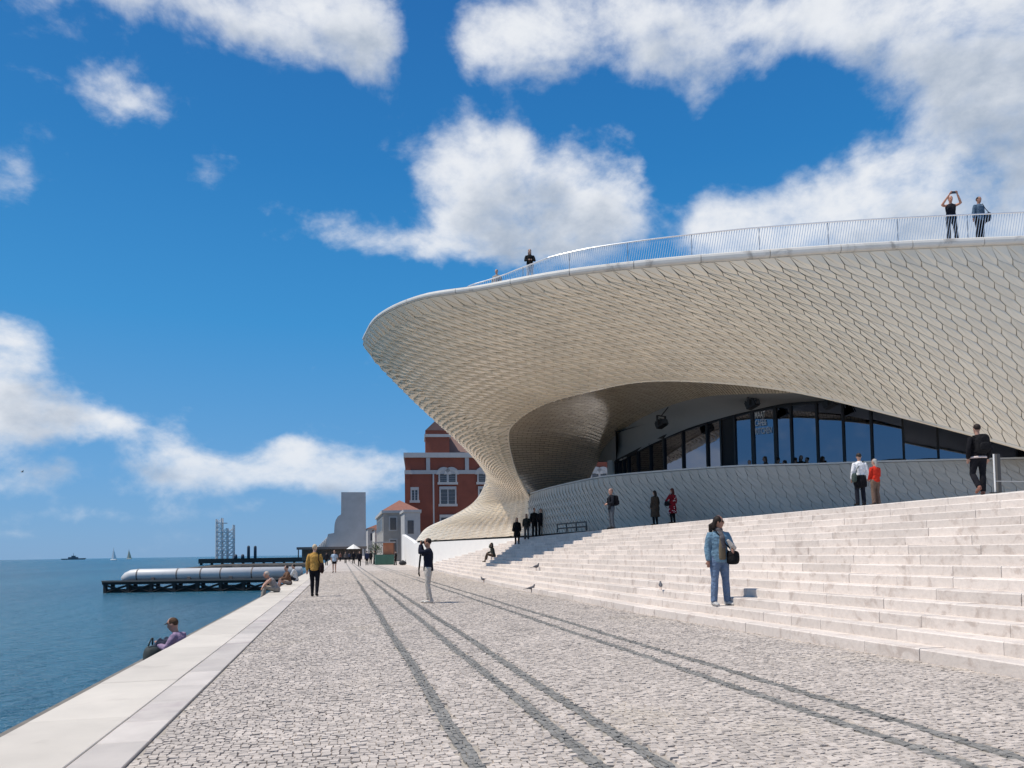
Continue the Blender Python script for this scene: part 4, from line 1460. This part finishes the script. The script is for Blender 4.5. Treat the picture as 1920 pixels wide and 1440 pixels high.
BASE = dict(pelvis=(0, 0, .95), chest=(0, .0, 1.27), neck=(0, -.01, 1.46), head=(0, .015, 1.625),
            hipL=(-.088, 0, .91), hipR=(.088, 0, .91), kneeL=(-.1, .02, .5), kneeR=(.1, .02, .5), ankL=(-.105, -.02, .085), ankR=(.105, -.02, .085),
            shL=(-.172, -.01, 1.385), shR=(.172, -.01, 1.385), elL=(-.235, -.03, 1.13), elR=(.235, -.03, 1.13), wrL=(-.235, .06, .89), wrR=(.235, .06, .89),
            toeL=(-.14, .16, .03), toeR=(.14, .16, .03))


def person(label, loc, face, H=1.72, pose=None, top=((.1, .1, .1), .86, 'long'), bottom=((.03, .03, .04), 'trousers'), shoe=(.03, .03, .03),
           hair=((.03, .02, .015), 'short'), skin=(.42, .25, .18), hyaw=0.0, vox=.014, extras=None, group='people by the museum', bulk=1.0, hpitch=0.0, legscale=1.0):
    P = {k: Vector(v) for k, v in BASE.items()}
    for k, v in (pose or {}).items():
        P[k] = Vector(v)
    s = H / 1.75
    root = thing('person', label, 'person', loc, R(face), group, False)
    root.scale = (s, s, s)
    b_ = bulk
    fine = vox < .016

    def torso(m, g, z_from=None):
        pe, ch, ne = P['pelvis'], P['chest'], P['neck']
        w0 = pe.lerp(ch, .42)
        m.loft([pe - (ch - pe).normalized() * .09, pe, w0, pe.lerp(ch, .78), ch.lerp(ne, .35), ch.lerp(ne, .72), ch.lerp(ne, .92)],
               [(.13 * b_ + g, .095 * b_ + g), (.155 * b_ + g, .108 * b_ + g), (.135 * b_ + g, .098 * b_ + g), (.155 * b_ + g, .115 * b_ + g), (.17 * b_ + g, .112 * b_ + g), (.135 + g, .085 + g), (.075 + g * .6, .07 + g * .6)], 14)

    def arm(m, S, g, upto=1.0):
        a, e, w_ = P['sh' + S], P['el' + S], P['wr' + S]
        inn = P['chest'].lerp(P['neck'], .82)
        pts = [a.lerp(inn, .6), a.lerp(e, .04), a.lerp(e, .35), a.lerp(e, .8), e, e.lerp(w_, .3), e.lerp(w_, .75), w_]
        rad = [.042 + g * .8, .052 * b_ + g, .052 * b_ + g, .044 + g, .043 + g, .043 + g, .034 + g, .028 + g]
        if upto < 1:
            pts, rad = pts[:4], rad[:4]
        m.loft(pts, rad, 10)

    def leg(m, S, g, flare=0.0, upto=9):
        h, k, a = P['hip' + S], P['knee' + S], P['ank' + S]
        pts = [h + (h - k).normalized() * .05, h.lerp(k, .15), h.lerp(k, .55), k, k.lerp(a, .3), k.lerp(a, .7), a]
        rad = [.09 * b_ + g, .09 * b_ + g, .072 * b_ + g, .056 + g, .055 + g + flare * .3, .043 + g + flare * .7, .036 + g + flare]
        m.loft(pts[:upto], rad[:upto], 11)

    HR = Matrix.Rotation(R(hyaw), 3, 'Z') @ Matrix.Rotation(R(hpitch), 3, 'X')
    hc = P['head']
    # body
    m = MB()
    torso(m, 0)
    for S in 'LR':
        arm(m, S, 0)
        leg(m, S, 0)
        an, to = P['ank' + S], P['toe' + S]
        m.loft([an + Vector((0, -.03, -.03)), an.lerp(to, .5), to], [(.04, .04), (.04, .03), (.03, .02)], 8)
        # hand with palm, four fingers and thumb
        e, w_ = P['el' + S], P['wr' + S]
        d = (w_ - e).normalized()
        sd = d.cross(Vector((0, 1, 0)))
        sd = sd.normalized() if sd.length > .2 else Vector((1, 0, 0))
        nn_ = d.cross(sd).normalized()
        m.loft([w_ - d * .01, w_ + d * .04, w_ + d * .085], [(.027, .02), (.038, .018), (.036, .016)], 8, nn_.cross(d))
        if fine:
            for q in range(4):
                o_ = nn_.cross(d).normalized() * (-.027 + .018 * q)
                ln = (.058, .068, .064, .05)[q]
                m.loft([w_ + d * .075 + o_, w_ + d * (.085 + ln * .5) + o_ + nn_ * .006, w_ + d * (.085 + ln * .85) + o_ + nn_ * .022], [.0095, .009, .0075], 6)
            o_ = nn_.cross(d).normalized() * .03
            m.loft([w_ + d * .02 + o_ * .8, w_ + d * .055 + o_ * 1.7 + nn_ * .01, w_ + d * .08 + o_ * 1.75 + nn_ * .018], [.012, .0105, .009], 6)
    m.loft([P['neck'] - Vector((0, 0, .04)), P['neck'] + (hc - P['neck']) * .5, hc], [.056, .052, .05], 10)
    hp = [(-.125, .028, .03, .045), (-.10, .05, .055, .032), (-.06, .062, .078, .012), (0, .072, .092, 0), (.05, .074, .094, -.004), (.09, .058, .074, -.004), (.118, .028, .036, -.004)]
    m.loft([hc + HR @ Vector((0, q[3], q[0])) for q in hp], [(q[1], q[2]) for q in hp], 14, HR @ Vector((1, 0, 0)))
    m.loft([hc + HR @ Vector((0, .082, .022)), hc + HR @ Vector((0, .106, -.024)), hc + HR @ Vector((0, .092, -.036))], [.010, .016, .012], 6)
    for sx in (-1, 1):
        m.ball(hc + HR @ Vector((sx * .076, -.005, -.005)), .012, .02, .032, 8, 5)
    m.loft([hc + HR @ Vector((-.024, .084, -.066)), hc + HR @ Vector((.024, .084, -.066))], [.011, .011], 6)
    remeshed(m, 'body', cmat(skin, 'skin'), vox if fine else vox * 1.1, root, 2)
    # clothes
    tc_, hem, slv = top
    m = MB()
    torso(m, .02)
    pe, ch = P['pelvis'], P['chest']
    if hem < .95:
        ax = (pe - ch).normalized()
        L_ = .95 - hem
        if L_ > .3 and P['kneeR'].z > .3 and P['kneeR'].y < .25:
            m.loft([pe - ax * .2, pe, pe + ax * L_ * .4, pe + ax * L_], [(.135 * b_ + .02, .098 * b_ + .02), (.165 * b_ + .02, .12 * b_ + .02), (.185 * b_ + .025, .14 * b_ + .03), (.2 * b_ + .03, .155 * b_ + .035)], 16, bulge=0)
        else:
            L_ = min(L_, .16)
            m.loft([pe - ax * .24, pe - ax * .08, pe + ax * L_ * .5, pe + ax * L_], [(.138 * b_ + .018, .098 * b_ + .018), (.15 * b_ + .02, .108 * b_ + .02), (.162 * b_ + .021, .116 * b_ + .021), (.16 * b_ + .02, .114 * b_ + .02)], 16, bulge=0)
    for S in 'LR':
        if slv != 'none':
            arm(m, S, .017, 1.0 if slv == 'long' else .5)
    if slv == 'long':
        m.loft([P['neck'] - Vector((0, 0, .06)), P['neck'] + Vector((0, .0, .015))], [.085, .068], 12, bulge=0)
    remeshed(m, 'coat' if hem < .6 else 'jacket', cmat(tc_), vox, root, 3)
    bc, kind = bottom
    m = MB()
    if kind != 'none':
        m.loft([pe + Vector((0, 0, -.1)), pe, pe + (ch - pe).normalized() * .1], [(.13 * b_ + .012, .1 * b_ + .012), (.158 * b_ + .012, .112 * b_ + .012), (.145 * b_ + .012, .104 * b_ + .012)], 14)
        for S in 'LR':
            leg(m, S, .014, .016 if kind == 'trousers' else (.028 if kind == 'loose' else 0), 3 if kind == 'shorts' else 9)
        remeshed(m, 'trousers' if kind != 'shorts' else 'shorts', cmat(bc), vox, root, 3)
    for S in 'LR':
        an, to = P['ank' + S], P['toe' + S]
        fd = (to - an); fd.z = 0
        fd = fd.normalized() if fd.length > 1e-3 else Vector((0, 1, 0))
        m = MB()
        z_ = min(an.z, to.z + .055)
        m.loft([an + Vector((0, 0, .02)), an - fd * .035 + Vector((0, 0, -.035)), an - fd * .03 + Vector((0, 0, -.05))], [.045, .048, .03], 8)
        m.loft([an - fd * .05 + Vector((0, 0, -.042)), an.lerp(to, .5) + Vector((0, 0, -.005)), to], [(.044, .042), (.047, .037), (.036, .026)], 9, (1, 0, 0))
        remeshed(m, 'shoe', cmat(shoe), min(vox, .014), root, 2)
    hcol, style = hair
    if style != 'bald':
        m = MB()
        m.ball(hc + HR @ Vector((0, -.016, .034)), .083, .098, .092, 14, 9)
        if style in ('long', 'bob', 'pony'):
            ln = {'long': .34, 'bob': .17, 'pony': .1}[style]
            m.loft([hc + HR @ Vector((0, -.05, .04)), hc + HR @ Vector((0, -.075, -.06)), hc + HR @ Vector((0, -.085, -.06 - ln * .6)), hc + HR @ Vector((0, -.08, -.05 - ln))], [(.08, .055), (.088, .05), (.085, .042), (.06, .025)], 12, HR @ Vector((1, 0, 0)))
        if style == 'pony':
            m.loft([hc + HR @ Vector((0, -.095, -.02)), hc + HR @ Vector((0, -.15, -.06)), hc + HR @ Vector((0, -.155, -.16)), hc + HR @ Vector((0, -.14, -.24))], [.03, .045, .04, .015], 8)
        hobj = remeshed(m, 'hair' if style != 'cap' else 'cap', cmat(hcol, 'hair' if style != 'cap' else 'cloth'), min(vox, .014), root, 2)
        if style == 'cap':
            m = MB()
            m.loft([hc + HR @ Vector((0, .05, .055)), hc + HR @ Vector((0, .095, .05)), hc + HR @ Vector((0, .135, .042))], [(.075, .012), (.07, .01), (.045, .008)], 12, HR @ Vector((1, 0, 0)))
            remeshed(m, 'peak', cmat(hcol), .01, root, 1)
    if fine:
        m = MB()
        for sx in (-1, 1):
            m.ball(hc + HR @ Vector((sx * .031, .084, .008)), .011, .008, .007, 8, 5)
        m.build('eyes', mat('eye_dark', (.03, .02, .015), .3), root, True)
    if extras:
        extras(root, P, HR)
    return root


def rounded(name, m_, root, c, size, rz=0.0, vox=.02, pow_=3.2):
    """soft-edged bag shape"""
    V, F = [], []
    n, k = 20, 12
    rot = Matrix.Rotation(rz, 3, 'Z')
    sg_ = lambda q: math.copysign(abs(q) ** (2 / pow_), q)
    for i in range(1, k):
        ph = math.pi * i / k
        for j in range(n):
            a = 2 * math.pi * j / n
            v = Vector((sg_(math.sin(ph) * math.cos(a)) * size[0] / 2, sg_(math.sin(ph) * math.sin(a)) * size[1] / 2, -sg_(math.cos(ph)) * size[2] / 2))
            V.append(Vector(c) + rot @ v)
    for i in range(k - 2):
        for j in range(n):
            F.append((i * n + j, i * n + (j + 1) % n, (i + 1) * n + (j + 1) % n, (i + 1) * n + j))
    F += [tuple(range(n))[::-1], tuple((k - 2) * n + j for j in range(n))]
    return mesh_obj(name, V, F, m_, root, True)


def tube(name, m_, root, pts, r):
    h = MB(); h.loft(pts, [r] * len(pts), 6)
    return h.build(name, m_, root, True)


def shoulder_bag(col, side=1, size=(.13, .3, .26), z=.88, y=.12, x=.27, cross=False):
    def f(root, P, HR):
        m_ = cmat(col)
        bag = rounded('bag', m_, root, (side * x, y, z), size)
        s_ = P['shL' if (side > 0 and cross) or (side < 0 and not cross) else 'shR'] * .75 + P['neck'] * .25
        tube('strap', m_, root, [Vector((side * x * .9, y + size[1] * .3, z + size[2] * .4)), P['chest'] + Vector((side * .12, .16, -.02)), s_ + Vector((0, .06, .07)), s_ + Vector((0, -.04, .07)), P['chest'] + Vector((side * .14, -.15, -.05)), Vector((side * x * .9, y - size[1] * .3, z + size[2] * .4))], .013)
    return f


def backpack(col, size=(.3, .2, .45)):
    def f(root, P, HR):
        m_ = cmat(col)
        c = P['chest'] + Vector((0, -.21, -.04))
        b1 = rounded('backpack', m_, root, c, size)
        rounded('pocket', m_, root, c + Vector((0, -.1, -.08)), (size[0] * .75, .08, size[2] * .45))
        for sx in (-1, 1):
            tube('strap', m_, root, [c + Vector((sx * .1, .06, .18)), P['chest'] + Vector((sx * .11, -.02, .18)), P['chest'] + Vector((sx * .12, .14, .05)), P['chest'] + Vector((sx * .14, .06, -.2)), c + Vector((sx * .12, .05, -.18))], .017)
    return f


def glasses(root, P, HR):
    m = MB()
    hc = P['head']
    for sx in (-1, 1):
        m.ball(hc + HR @ Vector((sx * .033, .093, .006)), .026, .012, .02, 10, 6, HR)
        m.bar(hc + HR @ Vector((sx * .058, .088, .012)), hc + HR @ Vector((sx * .08, 0, .012)), .005, 5)
    m.bar(hc + HR @ Vector((-.01, .1, .012)), hc + HR @ Vector((.01, .1, .012)), .005, 5)
    m.build('sunglasses', mat('dark_lens', (.02, .012, .01), .15), root, True)


def both(*fs):
    def f(root, P, HR):
        for q in fs:
            q(root, P, HR)
    return f


def gp3(px, d):
    x, y = plan(px, d)
    return (x, y, ground(x, y))


RAISED = dict(elL=(-.3, .14, 1.36), wrL=(-.12, .26, 1.60), elR=(.3, .14, 1.36), wrR=(.12, .26, 1.60))
BLK = (.012, .012, .014)

# woman in denim on the steps
def denim_extra(root, P, HR):
    glasses(root, P, HR)
    m_ = cmat(BLK)
    rounded('bag', m_, root, (-.2, .17, .93), (.2, .24, .27), .3)
    tube('strap', m_, root, [Vector((-.17, .2, 1.05)), Vector((-.05, .17, 1.2)), Vector((.1, .1, 1.44)), Vector((.13, -.02, 1.475)), Vector((.02, -.15, 1.3)), Vector((-.2, .05, 1.04))], .012)
    m = MB()
    m.loft([P['neck'] + Vector((0, .0, -.02)), P['neck'] + Vector((0, .012, .03)), P['neck'] + Vector((0, .02, .055))], [.088, .09, .075], 14)
    m.loft([P['neck'] + Vector((.0, .07, .0)), P['chest'] + Vector((0, .155, .04)), P['chest'] + Vector((-.02, .165, -.16))], [(.05, .03), (.06, .02), (.05, .015)], 10)
    remeshed(m, 'scarf', mat('grey_scarf', (.09, .08, .085), .9, noise=(14, .5), bump=(20, .5, .02)), .013, root, 2)
    m = MB()
    m.loft([P['chest'] + Vector((0, .12, .07)), P['chest'] + Vector((0, .135, -.1)), P['pelvis'] + Vector((0, .115, -.05))], [(.055, .035), (.07, .04), (.085, .05)], 12)
    remeshed(m, 'blouse', mat('olive_blouse', (.14, .11, .07), .9, noise=(8, .3)), .013, root, 2)
    m = MB()
    m.loft([Vector((-.21, .235, 1.10)), Vector((-.13, .26, 1.16)), Vector((-.06, .24, 1.27))], [(.045, .05), (.05, .045), (.03, .03)], 10)
    remeshed(m, 'folded_jumper', mat('beige_jumper', (.42, .38, .34), .9, noise=(20, .15)), .013, root, 2)


dx, dy = plan(1355, 14.3)
k2 = X0(dy) + TREAD * 1.45
dy2 = dy
person('woman in light denim jacket and blue jeans standing on the lower steps with black bag', (k2, dy, ground(k2, dy)), -178, 1.66,
       dict(elL=(-.25, .06, 1.15), wrL=(-.16, .24, 1.08), elR=(.235, -.03, 1.13), wrR=(.25, .03, .88), kneeL=(-.13, .0, .5), kneeR=(.12, .03, .5), ankL=(-.17, -.03, .085), ankR=(.145, .02, .085), toeL=(-.22, .13, .03), toeR=(.15, .2, .03)),
       ((.14, .235, .32), .84, 'long'), ((.125, .18, .28), 'trousers'), (.45, .44, .43), ((.018, .012, .01), 'pony'), (.30, .15, .10), 56, .0115, denim_extra, bulk=1.1)


# man taking a picture on the promenade
def camera_extra(root, P, HR):
    rounded('camera', mat('black_plastic', BLK, .4), root, P['head'] + Vector((0, .13, .01)), (.12, .07, .08))
    tube('strap', cmat(BLK), root, [P['head'] + Vector((-.05, .14, -.03)), Vector((-.06, .22, 1.25)), Vector((-.02, .26, .9)), Vector((.0, .24, .72)), Vector((.03, .27, .78)), Vector((.05, .2, 1.3))], .016)


person('man in navy jacket and beige trousers raising a camera on the promenade', gp3(803, 21.0), 78, 1.76,
       dict(elL=(-.2, .2, 1.36), wrL=(-.07, .2, 1.56), elR=(.26, .16, 1.30), wrR=(.09, .19, 1.55), kneeR=(.1, .03, .5), ankR=(.09, .03, .085), toeR=(.1, .22, .03), ankL=(-.1, -.07, .085), toeL=(-.12, .12, .03)),
       ((.012, .015, .028), .86, 'long'), ((.50, .46, .41), 'slim'), (.55, .52, .48), ((.02, .014, .012), 'short'), (.40, .20, .13), 0, .0125, camera_extra)
person('woman in mustard jacket and black trousers walking away along the quay', gp3(590, 25.2), -6, 1.70,
       dict(kneeL=(-.09, .08, .5), ankL=(-.09, .06, .085), toeL=(-.09, .25, .03), kneeR=(.09, -.02, .5), ankR=(.085, -.16, .11), toeR=(.09, .02, .03), wrL=(-.25, .02, .88)),
       ((.46, .26, .07), .88, 'long'), ((.010, .011, .016), 'slim'), (.02, .02, .02), ((.50, .40, .28), 'short'), (.45, .27, .2), 10, .013, shoulder_bag((.02, .012, .014), 1, (.14, .3, .34), .95, -.05, .24))
person('far walker in pale blue top and dark shorts on the promenade', gp3(627, 58), 175, 1.68, dict(kneeL=(-.09, .1, .5), ankL=(-.09, .1, .085), toeL=(-.09, .26, .03)),
       ((.38, .48, .60), .88, 'short'), (BLK, 'shorts'), BLK, vox=.02, group='people on the far promenade')
FAR = [(612, 96, (.02, .02, .025), 'person in black beside the far quay edge'), (648, 118, (.10, .09, .09), 'distant walker in grey, left of the paving strips'), (663, 112, (.015, .015, .02), 'distant walker in dark coat near the white parasol'),
       (674, 86, (.012, .012, .018), 'tall dark figure walking in the middle of the far promenade'), (688, 92, (.03, .04, .08), 'distant walker in navy, left of the green kiosk'), (695, 104, (.02, .02, .02), 'distant walker in black next to the one in navy'),
       (638, 150, (.2, .1, .08), 'tiny distant figure in dull red under the canopy'), (655, 150, (.05, .06, .1), 'tiny distant figure in dark blue under the canopy'), (702, 99, (.05, .05, .05), 'distant grey figure in front of the small tree'), (742, 90, (.02, .02, .02), 'dark figure standing right beside the green kiosk')]
for i, (px, d, c_, lab) in enumerate(FAR):
    person(lab, gp3(px, d), [0, 170, 20, 180, 10, 0, 160, 0, 90, 60][i], 1.7 + .05 * (i % 3), dict(kneeL=(-.09, .08, .5), ankL=(-.09, .1, .085), toeL=(-.09, .26, .03)), (c_, .8, 'long'), (BLK, 'trousers'), BLK, vox=.03, group='people on the far promenade')

# group of four at the pillar, in shade
person('long-haired woman in black dress standing leftmost of the group at the pillar', gp3(970, 48.5), 170, 1.70, None, (BLK, .55, 'long'), (BLK, 'slim'), BLK, ((.012, .01, .01), 'long'), vox=.017, extras=shoulder_bag((.06, .055, .05), 1, (.12, .26, .2), .95))
person('woman in dark olive jacket and grey trousers second from left in the group', gp3(988, 48.0), 160, 1.60, None, ((.035, .037, .032), .8, 'long'), ((.09, .09, .09), 'loose'), BLK, ((.015, .012, .01), 'bob'), vox=.017)
person('tall man in black jacket standing third from left in the group', gp3(1003, 47.8), 185, 1.80, None, (BLK, .85, 'long'), (BLK, 'trousers'), BLK, ((.01, .01, .01), 'short'), vox=.017)
person('man in black half hidden behind the tall one at the right of the group', gp3(1015, 47.0), 190, 1.72, None, ((.014, .014, .018), .85, 'long'), (BLK, 'trousers'), BLK, ((.01, .01, .01), 'short'), vox=.017)
SIT = dict(pelvis=(0, 0, .10), chest=(0, .08, .42), neck=(0, .10, .61), head=(0, .13, .775), hipL=(-.09, .02, .1), hipR=(.09, .02, .1), kneeL=(-.11, .42, .19), kneeR=(.11, .42, .19), ankL=(-.1, .5, -.22), ankR=(.1, .52, -.22), toeL=(-.1, .7, -.27), toeR=(.1, .72, -.27),
           shL=(-.175, .08, .56), shR=(.175, .08, .56), elL=(-.24, .2, .33), elR=(.24, .2, .33), wrL=(-.14, .4, .28), wrR=(.14, .4, .28))
x, y = plan(914, 45.5)
kk = X0(y) + TREAD * 6 + .12
person('woman in olive coat sitting on the steps with one hand raised to her head', (kk, y, ground(kk, y)), 70, 1.68, dict(SIT, elL=(-.3, .2, .62), wrL=(-.13, .2, .77)), ((.06, .065, .055), .86, 'long'), ((.07, .05, .04), 'loose'), (.05, .04, .03), ((.03, .025, .02), 'bob'), vox=.016)
person('man in dark jacket and jeans with black backpack looking left by the wall', gp3(1148, 33.2), 96, 1.76, dict(wrL=(-.1, .22, 1.08), elL=(-.25, .05, 1.12), wrR=(.1, .22, 1.08), elR=(.25, .05, 1.12)), ((.010, .012, .018), .84, 'long'), ((.07, .085, .105), 'trousers'), BLK, ((.2, .12, .1), 'short'), (.38, .2, .15), 0, .015, backpack((.008, .008, .012)))
person('woman in long brown quilted coat standing at the tiled wall', gp3(1230, 35.6), 20, 1.62, None, ((.075, .055, .04), .42, 'long'), (BLK, 'slim'), BLK, ((.02, .014, .01), 'bob'), vox=.016, extras=shoulder_bag((.02, .018, .018), 1, (.12, .28, .3), .85), bulk=1.12)


def dots(root, P, HR):
    m = MB()
    for i in range(54):
        a = random.uniform(0, 6.28); z = random.uniform(.5, 1.38)
        rx, ry = (.235, .19) if z < .9 else (.195, .15)
        if z > 1.15:
            rx, ry = .195, .142
        c = Vector((rx * math.cos(a), ry * math.sin(a), z))
        m.ball(c, .022, .022, .022, 6, 4)
    stuff(m.build('polka_dots', mat('dot_white', (.7, .68, .66), .8), root, True))


person('woman in red coat with white polka dots beside the one in brown', gp3(1263, 35.0), 25, 1.62, dict(elL=(-.27, .12, 1.16), wrL=(-.2, .24, 1.1)), ((.20, .012, .02), .5, 'long'), (BLK, 'slim'), BLK, ((.07, .02, .015), 'bob'), vox=.016, extras=both(dots, shoulder_bag(BLK, -1, (.12, .28, .24), .98)))


def tied(root, P, HR):
    shoulder_bag((.05, .07, .065), -1, (.12, .26, .3), .92, -.1, .22, True)(root, P, HR)
    m = MB()
    m.loft([P['pelvis'] + Vector((0, 0, .05)), P['pelvis'] + Vector((0, -.02, -.2)), P['pelvis'] + Vector((.02, -.03, -.36))], [(.19, .145), (.22, .16), (.2, .12)], 14, bulge=0)
    remeshed(m, 'tied_jumper', cmat((.008, .008, .01)), .016, root, 2)


person('man in white shirt with dark jumper tied round his waist, left of the couple', gp3(1617, 26.2), -14, 1.80, None, ((.68, .68, .70), .95, 'long'), ((.012, .014, .022), 'trousers'), BLK, ((.03, .022, .018), 'short'), (.35, .2, .15), -30, .0145, tied, hpitch=-12)
person('grey-haired woman in bright red top and brown trousers, right of the couple', gp3(1646, 26.6), 8, 1.62, dict(wrL=(-.1, .2, 1.0), elL=(-.24, .04, 1.12), wrR=(.1, .2, 1.0), elR=(.24, .04, 1.12)), ((.55, .035, .02), .9, 'long'), ((.17, .115, .09), 'loose'), (.1, .08, .07), ((.32, .31, .30), 'bob'), (.4, .24, .18), 20, .0145, None, bulk=1.06)
def hem_band(root, P, HR):
    backpack((.012, .012, .014), (.32, .2, .48))(root, P, HR)
    m = MB(); m.loft([P['pelvis'] + Vector((0, 0, -.055)), P['pelvis'] + Vector((0, 0, -.01))], [(.195, .15), (.195, .15)], 20, bulge=0)
    m.build('shirt_hem', mat('pale_shirt', (.6, .5, .48), .8), root, True)


x, y = plan(1842, 19.6)
person('man in black hoodie with black backpack walking up towards the glass', (x, y, ground(x, y)), -14, 1.82, dict(kneeL=(-.1, .1, .52), ankL=(-.11, -.16, .19), toeL=(-.12, -.06, .04), kneeR=(.1, .02, .5), ankR=(.1, .04, .085), elL=(-.26, -.06, 1.14), wrL=(-.24, .02, .9), elR=(.26, -.04, 1.13), wrR=(.27, .08, .9)),
       ((.010, .010, .013), .93, 'long'), ((.013, .013, .017), 'trousers'), (.25, .12, .09), ((.02, .012, .01), 'short'), (.4, .22, .16), 0, .0135, hem_band)

# visitors on the roof
def phone(root, P, HR):
    h = MB(); h.box(-.11, .11, .30, .315, 1.70, 1.79)
    h.build('phone', mat('phone_dark', (.03, .035, .045), .3), root)


rz_ = ROOFZ + .46
def roofp(px, inset_y, d):
    q = at(px, 447, d)
    return (q.x, q.y, rz_)


person('man in black vest holding up a phone with both arms on the roof', roofp(1785, 0, 30.1), 160, 1.84, dict(elL=(-.32, .1, 1.42), wrL=(-.13, .28, 1.70), elR=(.34, .1, 1.38), wrR=(.14, .28, 1.69), kneeL=(-.13, .02, .5), ankL=(-.17, 0, .085), toeL=(-.2, .16, .03)),
       ((.02, .02, .027), .9, 'none'), ((.035, .04, .05), 'trousers'), BLK, ((.15, .09, .07), 'short'), (.45, .22, .15), 0, .0145, phone, 'people on the roof')
person('man in blue denim jacket standing behind the roof railing at right', roofp(1838, 0, 30.2), 185, 1.84, dict(wrL=(-.27, .0, .9), wrR=(.27, .0, .9)), ((.085, .135, .20), .82, 'long'), (BLK, 'trousers'), BLK, ((.02, .015, .012), 'short'), (.33, .17, .12), 0, .0145,
       both(shoulder_bag((.03, .035, .045), -1, (.12, .28, .34), .95)), 'people on the roof', bulk=1.08)
p = at(993, 467, 36.4)
person('dark-haired woman in black top over pale clothing at the bend of the roof railing', (p.x, p.y, p.z - 1.66), 170, 1.66, dict(wrL=(-.08, .24, 1.12), elL=(-.24, .08, 1.14), wrR=(.08, .24, 1.12), elR=(.24, .08, 1.14)), (BLK, .92, 'long'), ((.45, .45, .47), 'loose'), BLK, ((.012, .01, .01), 'long'), vox=.017, group='people on the roof')
p = at(931, 505, 38.5)
person('person of whom only a pale head shows above the left roof edge', (p.x, p.y, p.z - 1.66), 150, 1.66, None, ((.3, .27, .25), .85, 'long'), ((.1, .1, .1), 'trousers'), BLK, ((.25, .2, .16), 'short'), vox=.02, group='people on the roof')

# sitting on the quay
LZ = -.62
QS = dict(pelvis=(0, 0, .12), chest=(0, .05, .44), neck=(0, .1, .62), head=(0, .17, .77), hipL=(-.09, .02, .12), hipR=(.09, .02, .12), kneeL=(-.12, .36, .48), kneeR=(.12, .36, .48), ankL=(-.1, .55, .09), ankR=(.1, .55, .09), toeL=(-.1, .74, .04), toeR=(.1, .74, .04),
          shL=(-.175, .06, .57), shR=(.175, .06, .57), elL=(-.25, .16, .35), elR=(.25, .16, .35), wrL=(-.12, .38, .42), wrR=(.12, .38, .42))
xq, yq = -2.80, 15.0
w1 = person('woman in brown cap and lilac checked shirt sitting on the quay ledge', (xq, yq, LZ), 75, 1.72, QS, (( .30, .22, .33), .86, 'long'), ((.05, .06, .09), 'trousers'), BLK, ((.09, .055, .035), 'cap'), (.42, .22, .16), 10, .013, None, 'people sitting on the quay', hpitch=-18)
cb = Vector((-3.12, 14.2, LZ))
bagt = thing('tote_bag', 'dark green bag standing on the quay ledge before the woman in the cap', 'bag', tuple(cb))
rounded('pouch', mat('dark_green_canvas', (.022, .032, .033), .8, noise=(6, .2), bump=(8, .6, .03)), bagt, tuple(cb + Vector((0, 0, .24))), (.27, .36, .48), .4, pow_=2.8)
bagt.children[0].matrix_parent_inverse = Matrix.Translation(cb).inverted()
h = MB(); h.loft([cb + Vector((-.04, -.1, .48)), cb + Vector((0, -.05, .6)), cb + Vector((.0, .05, .6)), cb + Vector((-.02, .12, .48))], [.013] * 4, 6); h.build('handle', mat('dark_green_canvas', (.02, .03, .03), .8), bagt, True)
QE = dict(SIT, chest=(0, .16, .36), neck=(0, .26, .52), head=(0, .36, .64), shL=(-.175, .22, .48), shR=(.175, .22, .48), elL=(-.2, .4, .3), elR=(.2, .4, .3), wrL=(-.1, .5, .15), wrR=(.1, .5, .15), ankL=(-.1, .5, -.26), ankR=(.1, .5, -.26), toeL=(-.1, .7, -.3), toeR=(.1, .7, -.3))
person('man with bare arms in grey vest bending forward on the quay edge', (-2.28, 29.5, .02), 100, 1.75, QE, ((.27, .25, .25), .9, 'none'), ((.35, .30, .25), 'trousers'), BLK, ((.45, .40, .35), 'short'), (.45, .24, .17), 0, .016, None, 'people sitting on the quay')
person('person in brown clothes with knees up further along the quay edge', (-2.28, 36.5, .02), 110, 1.70, SIT, ((.16, .09, .06), .86, 'long'), ((.3, .25, .22), 'shorts'), (.4, .35, .3), ((.03, .02, .02), 'short'), (.42, .24, .18), vox=.018, group='people sitting on the quay')
person('person in white shirt sitting furthest along the quay edge', (-2.25, 41.5, .02), 80, 1.70, SIT, ((.55, .56, .58), .86, 'long'), ((.02, .02, .03), 'trousers'), BLK, ((.02, .02, .02), 'short'), vox=.018, group='people sitting on the quay')

# cafe guests behind the wall: seen from the shoulders up against the glass
CAFE = [(1405, 864, 'leftmost cafe guest, a low dark head beside the thick mullion'), (1439, 856, 'cafe guest below the white letters, left of a pair'), (1455, 858, 'cafe guest below the white letters, right of a pair'), (1476, 863, 'low dark head of a guest right of the lettered pane'),
        (1489, 858, 'cafe guest left of the broadest head in the middle'), (1500, 855, 'tallest dark head among the cafe guests'), (1518, 858, 'cafe guest right of the tallest head'), (1538, 856, 'cafe guest at the mullion, second from right'), (1550, 864, 'rightmost cafe guest, a low dark head')]
for i, (px, py, lab) in enumerate(CAFE):
    d = 35.6 + .25 * (i % 3)
    p = at(px, py, d)
    person(lab, (p.x, p.y, p.z - .86), [150, 60, -80, 40, -60, 170, 80, -90, 100][i], 1.72, SIT, ([(.02, .02, .022), (.03, .025, .03), (.012, .012, .016)][i % 3], .9, 'long'), (BLK, 'trousers'), BLK, (((.012, .01, .009), (.03, .02, .015))[i % 2], ('short', 'bob')[i % 2]), (.2, .12, .09), vox=.022, group='cafe guests behind the wall')
for o in list(scene.objects):
    if o.type == 'MESH' and o.name.startswith('t.') and not o.data.polygons:
        bpy.data.objects.remove(o)
